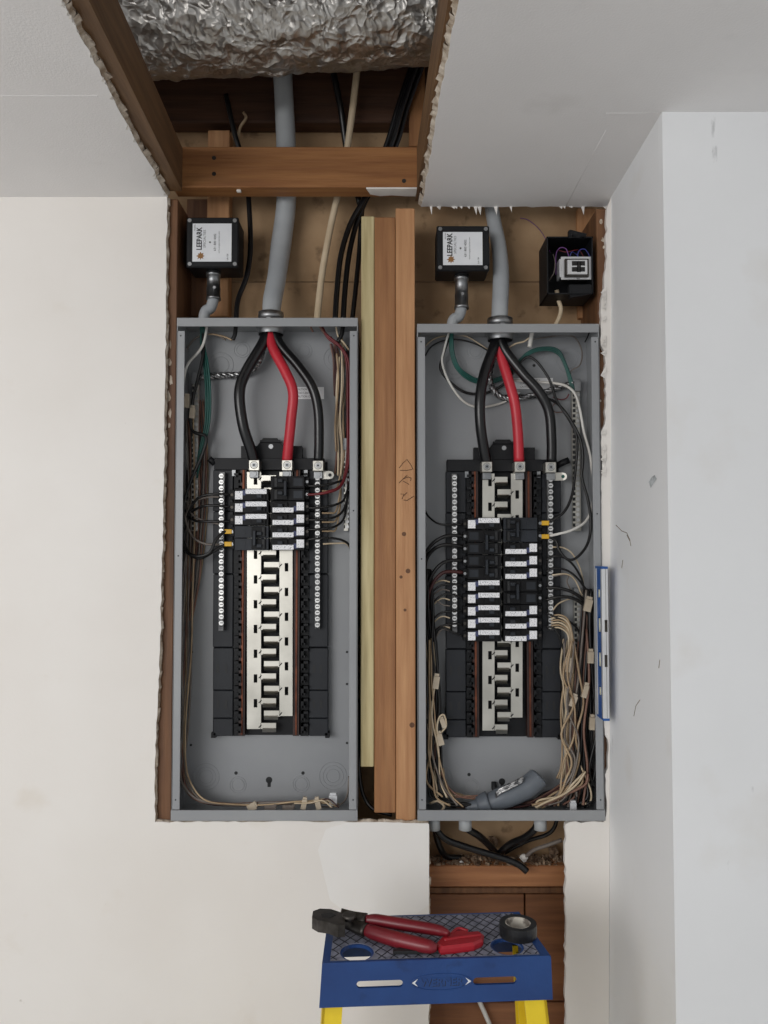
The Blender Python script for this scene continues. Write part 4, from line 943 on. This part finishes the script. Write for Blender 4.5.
bundle('gutter_wire', '%s wire in the dark bundle at right wall of right panel', 'dark bundle in right gutter of right panel',
       [(588, 590, .066, 3), (586, 630, .062, 5), (585, 680, .056, 6.5), (584, 730, .052, 8), (585, 770, .052, 8), (583, 795, .05, 9), (576, 806, .046, 10)], 26, ['black_wire', 'black_wire', 'black_wire', 'gray_wire', 'black_wire', 'brown_wire'], 1.2, 61)
bundle('gutter_wire', '%s wire in the pale tangle at right of right panel', 'pale tangle in right gutter of right panel',
       [(571, 640, .05, 4), (572, 675, .046, 6), (574, 705, .044, 7), (575, 735, .042, 7), (577, 760, .042, 7), (575, 780, .04, 7), (562, 798, .036, 8), (548, 806, .034, 8)], 11, ['tan_wire', 'cream_wire', 'gray_wire', 'tan_wire', 'brown_wire', 'cream_wire'], 1.0, 62, .9)
bundle('gutter_wire', '%s wire hanging free beside the black tray of right panel', 'free wires beside the tray of right panel',
       [(565, 680, .06, 2), (566, 710, .056, 3), (567, 740, .055, 4), (566, 765, .055, 4), (561, 780, .055, 3)], 4, ['cream_wire', 'tan_wire'], .9, 63, .9)
bundle('gutter_wire', '%s wire sweeping over the lower right floor of right panel', 'wires on the lower right floor of right panel',
       [(584, 772, .04, 4), (577, 784, .034, 5), (562, 794, .03, 5), (546, 802, .03, 4), (536, 807, .032, 3)], 7, ['cream_wire', 'tan_wire', 'cream_wire', 'brown_wire'], 1.15, 64, .8)
bundle('gutter_wire', '%s wire in the dark heap under the grey jacket, right panel', 'dark heap at bottom of right panel', [(590, 770, .07, 5), (570, 785, .07, 6), (550, 793, .066, 6), (530, 803, .06, 4), (505, 808, .055, 2)], 10, ['black_wire', 'maroon_wire', 'black_wire', 'brown_wire'], 1.1, 65, .8)
w_('cream wire falling to the lower right corner of right panel', [(580, 765, .04), (586, 778, .034), (591, 792, .03), (590, 802, .032), (582, 804, .03)], 'cream_wire', 1.0)
for (lab, px, py, w, h, a) in (('white connector at the right wall, topmost in right panel', 588, 604, 7, 15, 14), ('white connector at the right wall, second from top in right panel', 590.5, 656, 5.5, 14, 2),
                               ('beige connector in the pale tangle, nearest the neutral bar bottom', 569, 665, 7, 14, 4), ('white connector at the right wall level with the level bottom', 585, 690, 5, 15, 16), ('lowest white connector at the right wall of right panel', 592, 722, 5, 15, 3),
                               ('tan connector low in the pale tangle of right panel', 573, 700, 6, 13, 20), ('clear connector standing on the right panel floor, right corner', 573, 806, 6, 11, 0)):
    connector(lab, px, py, w, h, .034, a, 'plate_white' if 'clear' in lab else 'connector')

# cut grey jacket in the bottom of the right panel
T = thing('cable_stub', 'cut grey cable jacket lying across the right panel bottom', 'cable', W(505, 808, .035))
P_ = spline(wpts([(466, 808, .04), (476, 806, .036), (490, 802, .034), (508, 796, .032), (524, 789, .032), (535, 781, .034), (540, 776, .036)]), 6)
n_ = len(P_); rs = [M(4) + (M(10.8) - M(4)) * min(1, i / (n_ * .45)) for i in range(n_)]; rs[-1] = M(7); rs[-2] = M(9.6); 
MB().tube(P_, rs, 16).build('jacket', 'gray_jacket', T)
c0 = spline(wpts([(478, 805.5, .036), (484, 803.8, .0345), (489, 802.2, .034)]), 3); MB().tube(c0, [M(8.3), M(9.2), M(9.8), M(10.3), M(10.8), M(11), M(11)][:len(c0)], 16).build('collar', 'gray_jacket', T)
mb = MB()
pts = [(496, 795, .017), (500, 791, .014), (508, 787, .012), (516, 783, .012), (523, 779, .014)]
s1 = spline(wpts(pts), 5)
for k in range(3): mb.tube([p + Vector((0, -.001 * k, .004 * (k - 1))) for p in s1], .0026, 6)
mb.build('bare_strands', 'braid', T)
MB().tube([W(494, 782, .085), W(494, 788, .08), W(496, 793, .07)], M(2.8), 8).build('stub_screw', 'steel_dark', T)

# under the right panel: locknuts and old cables
for (lab, px) in (('grey cable clamp under right panel, left one', 433), ('grey cable clamp under right panel, middle one', 464), ('grey cable clamp under right panel, right one', 538)):
    T = thing('cable_clamp', lab, 'cable clamp', W(px, 827, .04), 'clamps under right panel')
    zz = Z(820, 0); cx_ = X(px, .04)
    MB().cyl((cx_, .04, zz - .001), (cx_, .04, zz - .006), M(8), 16).build('locknut', 'zinc', T)
    MB().cyl((cx_, .04, zz - .006), (cx_, .04, zz - .032), M(6.4), 16).build('clamp_body', 'gray_pvc', T)
cable('old_cable', 'long black cable stub ending in front of the wood block', [(433, 822, .04), (438, 832, .042), (447, 840, .045), (463, 846, .05), (485, 853, .05), (505, 859, .048), (519, 865, .046), (527, 871.5, .044)], M(3.3), 'black_cable')
cable('old_cable', 'black cable bowing from the middle clamp below right panel', [(464, 822, .04), (468, 829, .044), (479, 836, .06), (490, 846, .085), (497, 855, .11)], M(3.6), 'black_cable')
cable('old_cable', 'black cable sagging from the right clamp below right panel', [(538, 822, .04), (534, 830, .046), (524, 838, .065), (512, 843, .085), (502, 851, .1), (499, 856, .115)], M(3.6), 'black_cable')
cable('old_cable', 'thin black cable right of the right clamp below right panel', [(558, 815, .06), (554, 828, .065), (546, 835, .075), (530, 840, .09), (515, 847, .105), (505, 853, .115)], M(2.0), 'black_cable')
cable('old_cable', 'grey cable rising to the right beside the wood block', [(524, 858, .085), (534, 850, .09), (548, 845, .09), (562, 840, .09)], M(2.0), 'gray_wire')
cable('old_cable', 'black cable tucked into the left corner below right panel', [(434, 815, .06), (435, 828, .07), (438, 842, .085), (446, 856, .1), (462, 858, .11)], M(3.2), 'black_cable')
for (lab, px, py, Y, s) in (('crumpled tan paper scrap left of centre below right panel', 492, 842, .13, .014), ('crumpled pale scrap by the grey cable below right panel', 524, 858, .085, .009), ('crumpled tan paper scrap at right below right panel', 553, 852, .12, .011), ('white plaster lump lying on the block at left', 461, 863, .085, .0055)):
    bm = bmesh.new(); bmesh.ops.create_icosphere(bm, subdivisions=2, radius=1); c = W(px, py, Y); R = random.Random(px); mb = MB()
    mb.add([c + Vector((v.co.x * s, v.co.y * s * .6, v.co.z * s)) * R.uniform(.65, 1.15) for v in bm.verts], [tuple(v.index for v in f.verts) for f in bm.faces]); bm.free()
    tag(mb.build('debris_scrap', 'rubble' if 'tan' in lab else 'paper'), lab, 'debris', 'scraps below right panel')

# ------------------------------------------------------------------ spirit level on the right flange
T = thing('spirit_level', 'blue and silver torpedo level stuck upright to right panel edge', 'level', (X(603, -.02), -.028, Z(722, -.05)))
Yf, Yb = -.052, -.0052; xa, xb = X(602.5, Yf, 644), X(608.8, Yf, 644); za, zb = Z(721, Yf), Z(566.5, Yf); xm = (xa + xb) / 2
MB().cbox(xa, xb, Yf, Yf + .010, za + .004, zb - .004, .0008).build('front_rail', 'level_silver', T)
MB().box(xm + .001, xm + .0016, Yf - .0003, Yf + .001, za + .005, zb - .005).build('rail_groove', 'tool_steel', T)
MB().cbox(xa, xb, Yb - .009, Yb, za + .004, zb - .004, .0008).build('back_rail', 'level_silver', T)
wins = [(594, 5), (626, 8.5), (661, 8.5), (693, 5)]
lp = [[(Yf + .008, za + .003), (Yb - .007, za + .003), (Yb - .007, zb - .003), (Yf + .008, zb - .003)]]
for (py, h) in wins:
    zc = Z(py, Yf); hh = M(h, -.05); w = .009; yc = (Yf + Yb) / 2
    lp.append([(yc + w * math.cos(a), zc + (hh - w * .6) * (1 if math.sin(a) >= 0 else -1) + w * .6 * math.sin(a)) for a in [i * math.pi / 6 + math.pi / 12 for i in range(12)]])
MB().prism(lp, xa + .0005, xb - .0005, lambda u, v, t: Vector((t, u, v))).build('web', 'level_blue', T)
for (py, h) in wins:
    zc = Z(py, Yf); yc = (Yf + Yb) / 2; hh = M(h * .8, -.05)
    MB().cyl((xa + .0046, yc, zc - hh), (xa + .0046, yc, zc + hh), .005, 12).build('vial', 'vial', T)
for z_ in (za, zb): MB().cbox(xa - .0003, xb + .0003, Yf - .0003, Yb, z_ - .001 if z_ == zb else z_, z_ if z_ == zb else z_ + .005, .0008).build('end_cap', 'level_blue', T) if False else MB().cbox(xa - .0003, xb + .0003, Yf - .0003, Yb, (z_ if z_ == za else z_ - .005), (z_ + .005 if z_ == za else z_), .0008).build('end_cap', 'level_blue', T)
for py in (626, 661): MB().pbox(604.8, py - 6, 607.5, py + 6, Yf - .0006, Yf + .002).build('vial_window', 'tool_steel', T)

# ------------------------------------------------------------------ stepladder
ZT = 1.12
A = Cz(322, 963, ZT); B_ = Cz(551, 955.5, ZT); Lw = (B_ - A).length; yaw = math.atan2(B_.y - A.y, B_.x - A.x)
mid = (A + B_) / 2
LD = thing('stepladder', 'blue-topped yellow stepladder standing in front of the opening', 'stepladder', (mid.x, mid.y, 0), None, yaw, True)
hw = Lw / 2; D = .15
def ell(cx, cy, rx, ry, n=24): return [(cx + rx * math.cos(2 * math.pi * k / n), cy + ry * math.sin(2 * math.pi * k / n)) for k in range(n)]
Ri = Matrix.Rotation(-yaw, 3, 'Z')
def loc(px, py, z=ZT): return Ri @ (Cz(px, py, z) - Vector((mid.x, mid.y, 0)))
h1 = loc(357, 952); h2 = loc(507, 946)
holes = [ell(h1.x, h1.y, .023, .025), ell(h2.x, h2.y, .023, .025)]
top = MB().prism([[(-hw, 0), (hw, 0), (hw - .014, D), (-hw + .008, D)]] + holes, ZT - .006, ZT - .0012, xy).build('top_cap', 'ladder_blue', LD)
tm = [(-hw + .012, .006), (hw - .016, .006), (hw - .026, D - .006), (-hw + .02, D - .006)]
MB().prism([tm] + [ell(h1.x, h1.y, .026, .028), ell(h2.x, h2.y, .026, .028)], ZT - .0014, ZT - .0004, xy).build('tread_pad', 'ladder_tread', LD)
# raised diamond ribs clipped to the pad and around the holes
mb = MB()
def inside(p):
    if not (.006 < p[1] < D - .006): return False
    f = (p[1] - .006) / (D - .012)
    if not (-hw + .012 + .008 * f < p[0] < hw - .016 - .01 * f): return False
    return all(((p[0] - h.x) / .027) ** 2 + ((p[1] - h.y) / .029) ** 2 > 1 for h in (h1, h2))
for s_ in (-1, 1):
    k = -40
    while k < 40:
        c = k * .0185; run = None; N = 70
        for i in range(N + 1):
            y_ = .006 + (D - .012) * i / N; x_ = c + s_ * (y_ - D / 2) * .78
            ok = inside((x_, y_))
            if ok and run is None: run = (x_, y_)
            if ok: last = (x_, y_)
            if (not ok or i == N) and run is not None:
                if abs(last[1] - run[1]) > .003:
                    d = Vector((last[0] - run[0], last[1] - run[1], 0)); n = Vector((-d.y, d.x, 0)).normalized() * .0011
                    a_, b_ = Vector((run[0], run[1], 0)), Vector((last[0], last[1], 0)); up_ = Vector((0, 0, 1))
                    mb.add([a_ - n + up_ * (ZT - .0005), a_ + n + up_ * (ZT - .0005), b_ + n + up_ * (ZT - .0005), b_ - n + up_ * (ZT - .0005), a_ - n * .6 + up_ * ZT, a_ + n * .6 + up_ * ZT, b_ + n * .6 + up_ * ZT, b_ - n * .6 + up_ * ZT],
                           [(4, 5, 6, 7), (0, 1, 5, 4), (1, 2, 6, 5), (2, 3, 7, 6), (3, 0, 4, 7)])
                run = None
        k += 1
mb.build('tread_ribs', 'tread_rib', LD)['kind'] = 'stuff'
# front apron with slots
sc = Lw / 229.0; hA = 43 * sc
def slot(x0, x1, zc, r):
    return [(x1 - r + r * math.cos(a), zc + r * math.sin(a)) for a in [-math.pi / 2 + i * math.pi / 8 for i in range(9)]] + [(x0 + r + r * math.cos(a), zc + r * math.sin(a)) for a in [math.pi / 2 + i * math.pi / 8 for i in range(9)]]
zs = ZT - 22 * sc
px2 = lambda p: (p - 436.5) * sc
ap = [[(-hw - .004, ZT - hA), (hw + .002, ZT - hA), (hw, ZT - .004), (hw - .003, ZT), (-hw + .003, ZT), (-hw, ZT - .004)], slot(px2(356), px2(402), zs, .0052), slot(px2(472), px2(516), zs - .001, .0056)]
apron = MB().prism(ap, -.0005, .004, xz).build('front_apron', 'ladder_blue', LD)
MB().prism([[(-hw + .008, ZT - hA), (hw - .014, ZT - hA), (hw - .014, ZT - .006), (-hw + .008, ZT - .006)]], D - .005, D, xz).build('back_apron', 'ladder_blue', LD)
for s_ in (-1, 1):
    xs = [(-hw, 0), (-hw + .008, D)] if s_ < 0 else [(hw, 0), (hw - .014, D)]
    (xa_, ya_), (xb_, yb_) = xs; q = .005 * -s_
    mb = MB(); mb.add([(xa_, ya_, ZT - hA), (xb_, yb_, ZT - hA), (xb_, yb_, ZT - .003), (xa_, ya_, ZT - .003), (xa_ + q, ya_, ZT - hA), (xb_ + q, yb_, ZT - hA), (xb_ + q, yb_, ZT - .003), (xa_ + q, ya_, ZT - .003)],
                      [(0, 1, 2, 3), (4, 7, 6, 5), (0, 4, 5, 1), (3, 2, 6, 7), (0, 3, 7, 4), (1, 5, 6, 2)]); mb.build('side_apron', 'ladder_blue', LD)
# oval maker's emblem
cxl = px2(440.5); rx, ry = 30 * sc, 8 * sc; mb = MB(); P_ = ell(cxl, zs, rx, ry, 40); P_ = [Vector((a, -.0009, b)) for a, b in P_]; mb.tube(P_ + P_[:2], .0009, 6, False)
em = mb.build('emblem', 'ladder_blue', LD)
text('WERNER', 10.5 * sc, (cxl, -.0012, zs), FACE, 'ladder_blue', em, bold=.0004, sx=1.0)
text('WERNER', 10.5 * sc, (cxl + .0009, -.0009, zs - .0009), FACE, 'steel_dark', em, bold=.0004, sx=1.0)  # dark offset copy, painted in as the shadow of the raised letters
for s_ in (-1, 1):
    mb = MB(); e = cxl + s_ * rx * .99
    mb.prism([[(e, zs), (e - s_ * .009, zs + .0055), (e - s_ * .0045, zs), (e - s_ * .009, zs - .0055)]], -.0012, -.0002, xz); mb.build('emblem_tip', 'plate_white', em)
# rails: front pair, rear pair, steps
def rail(x_t, x_b, y_t, y_b, w, d, z_t, dirx):
    """C-channel rail from top to floor, open towards +x*dirx"""
    mb = MB(); th = .004
    def seg(ox0, ox1, oy0, oy1):
        vs = []
        for (x, y, z) in ((x_t, y_t, z_t), (x_b, y_b, .012)):
            for a, b in ((ox0, oy0), (ox1, oy0), (ox1, oy1), (ox0, oy1)): vs.append((x + a, y + b, z))
        mb.add(vs, [(0, 1, 2, 3), (4, 7, 6, 5), (0, 4, 5, 1), (1, 5, 6, 2), (2, 6, 7, 3), (3, 7, 4, 0)])
    seg(-w / 2, w / 2, 0, th); seg(-w / 2, w / 2, d - th, d)
    xo = -w / 2 if dirx > 0 else w / 2 - th; seg(xo, xo + th, 0, d)
    return mb
zr = ZT - hA + .012; fx = (px2(333), px2(535))
for i, x_ in enumerate(fx):
    s_ = -1 if i == 0 else 1
    r_ = rail(x_, x_ + s_ * .07, .008, -.24, .03 if i == 0 else .034, .07, zr, -s_).build('front_rail', 'ladder_yellow', LD)
    MB().cbox(x_ + s_ * .07 - .022, x_ + s_ * .07 + .022, -.245, -.165, 0, .03, .003).build('foot_pad', 'black_plastic', LD)
for i, x_ in enumerate((px2(332), px2(540))):
    s_ = -1 if i == 0 else 1
    rail(x_, x_ + s_ * .07,   .116, .235, .022, .028, zr, -s_).build('rear_rail', 'ladder_yellow', LD)
    MB().cbox(x_ + s_ * .07 - .016, x_ + s_ * .07 + .016, .23, .275, 0, .03, .003).build('foot_pad', 'black_plastic', LD)
for k, z_ in enumerate((.25, .53, .81)):
    f = 1 - z_ / zr; yf = .008 + (-.248) * f; xe = .07 * f
    mb = MB().box(fx[0] - xe + .013, fx[1] + xe - .013, yf + .004, yf + .08, z_, z_ + .004); mb.box(fx[0] - xe + .013, fx[1] + xe - .013, yf + .004, yf + .008, z_ - .03, z_)
    mb.build('step', 'level_silver', LD)

# ---- things on the ladder top
def tilt(px, py, h): return Cz(px, py, ZT + h)
T = thing('pliers', 'cutting pliers with dark red grips and steel jaws on ladder', 'pliers', Cz(395, 940, ZT))
hz = .014
jaw = [(313, 911), (320, 908.5), (331, 909), (340, 912), (345, 917), (345, 925), (338, 925.5), (328, 922), (318, 920.5), (312, 917)]
J = [Cz(a, b, ZT + .034) for a, b in jaw]
MB().prism([[(p.x, p.y) for p in J]], ZT + .016, ZT + .034, xy).build('jaws', 'tool_steel', T)
hj = [Cz(a, b, ZT + .0345) for a, b in ((321, 914), (331, 912.5), (336, 915), (330, 917.5), (322, 917))]
MB().prism([[(p.x, p.y) for p in hj]], ZT + .033, ZT + .0346, xy).build('jaw_cutout', 'steel_dark', T)
MB().tube(spline([tilt(340, 915, .026), tilt(352, 918, .022), tilt(366, 920, .022)], 5), [.011] * 11, 10, True, .7).build('upper_shank', 'tool_steel', T)
MB().tube(spline([tilt(338, 919, .026), tilt(352, 924, .016), tilt(366, 930, .014)], 5), [.011] * 11, 10, True, .7).build('lower_shank', 'tool_steel', T)
c = tilt(349, 919, .03); MB().cyl(c, c + Vector((0, 0, .008)), .011, 16).build('pivot', 'tool_steel', T)
def grip(name, pts, rs, m, par):
    P = spline([tilt(*p) for p in pts], 6); rr = []
    for i in range(len(rs) - 1): rr += [rs[i] + (rs[i + 1] - rs[i]) * k / 6 for k in range(6)]
    return MB().tube(P, rr + [rs[-1]], 14).build(name, m, par)
grip('upper_grip', [(366, 919.5, .024), (376, 920, .024), (400, 924, .022), (425, 928, .02), (441, 931, .018), (449, 933.5, .017)], [.0065, .009, .0095, .009, .008, .004], 'handle_red', T)
grip('lower_grip', [(361, 926.5, .014), (372, 932, .012), (395, 939, .0115), (418, 944.5, .011), (431, 947, .0105), (437, 947.5, .0105)], [.0075, .0105, .0115, .011, .0095, .005], 'handle_red', T)
T = thing('cable_stripper', 'bright red plastic hand tool lying right of the pliers', 'hand tool', Cz(460, 946, ZT))
sil = [(435, 943), (441, 936.5), (450, 934), (456, 930), (463, 929.5), (470, 931.5), (480, 930.5), (484, 933), (483, 939), (474, 943), (455, 945.5), (440, 947)]
S_ = [Cz(a, b, ZT + .013) for a, b in sil]
mb = MB(); k = len(S_); cen = sum(S_, Vector()) / k
lay = [(0.0004, .94), (.004, 1.0), (.009, 1.0), (.013, .9)]
vs = []; fs = []
for z_, s_ in lay: vs += [Vector((cen.x + (p.x - cen.x) * s_, cen.y + (p.y - cen.y) * s_, ZT + z_)) for p in S_]
for l in range(3):
    for i in range(k): a = l * k + i; b = l * k + (i + 1) % k; fs.append((a, b, b + k, a + k))
fs += [tuple(range(k)), tuple(3 * k + i for i in range(k))]; mb.add(vs, fs); mb.build('body', 'tool_red', T)
MB().tube(spline([tilt(444, 940.5, .0125), tilt(458, 938, .0125), tilt(474, 936, .0125), tilt(481, 935, .012)], 5), .003, 8).build('spine_ridge', 'tool_red', T)
MB().tube(spline([tilt(450, 935, .011), tilt(458, 928.5, .013), tilt(468, 931, .011)], 5), .0024, 8).build('hook', 'tool_red', T)
b0_, b1_ = Cz(393, 951, ZT + .004), Cz(438, 949, ZT + .004)
d_ = (b1_ - b0_); n_ = Vector((-d_.y, d_.x, 0)).normalized() * .009
MB().prism([[tuple((b0_ + n_ * .2))[:2], tuple((b0_ - n_ * .5))[:2], tuple((b1_ - n_))[:2], tuple((b1_ + n_))[:2], tuple((b0_.lerp(b1_, .4) + n_ * 1.3))[:2]]], ZT + .0012, ZT + .006, xy).build('blade', 'steel_dark', T)
c = Cz(518, 935, ZT); zt_ = ZT + .0001
T = thing('tape_roll', 'roll of black electrical tape on the right of ladder top', 'tape', c)
def washer(name, ro, ri, z0, z1, m, par):
    mb = MB(); n = 36; vs = []; fs = []
    for k in range(n):
        a = 2 * math.pi * k / n
        for r, z in ((ri, z0), (ro, z0), (ro + .0004, (z0 + z1) / 2), (ro, z1), (ri, z1)): vs.append((c.x + r * math.cos(a), c.y + r * math.sin(a), z))
    for k in range(n):
        for j in range(5): a = k * 5 + j; a2 = k * 5 + (j + 1) % 5; b = ((k + 1) % n) * 5 + j; b2 = ((k + 1) % n) * 5 + (j + 1) % 5; fs.append((a, b, b2, a2))
    return mb.add(vs, fs).build(name, m, par)
washer('tape', .0295, .0205, zt_, zt_ + .0195, 'tape_black', T); washer('core', .0205, .0188, zt_ + .0004, zt_ + .0192, 'tape_core', T)
cable('house_cable', 'flat white cable hanging behind the stepladder', [(474, 985, .11), (478, 998, .11), (486, 1016, .108), (494, 1036, .105), (500, 1060, .1)], M(2.4), 'white_wire')

for o in OBJS:
    if '_o' in o: del o['_o']
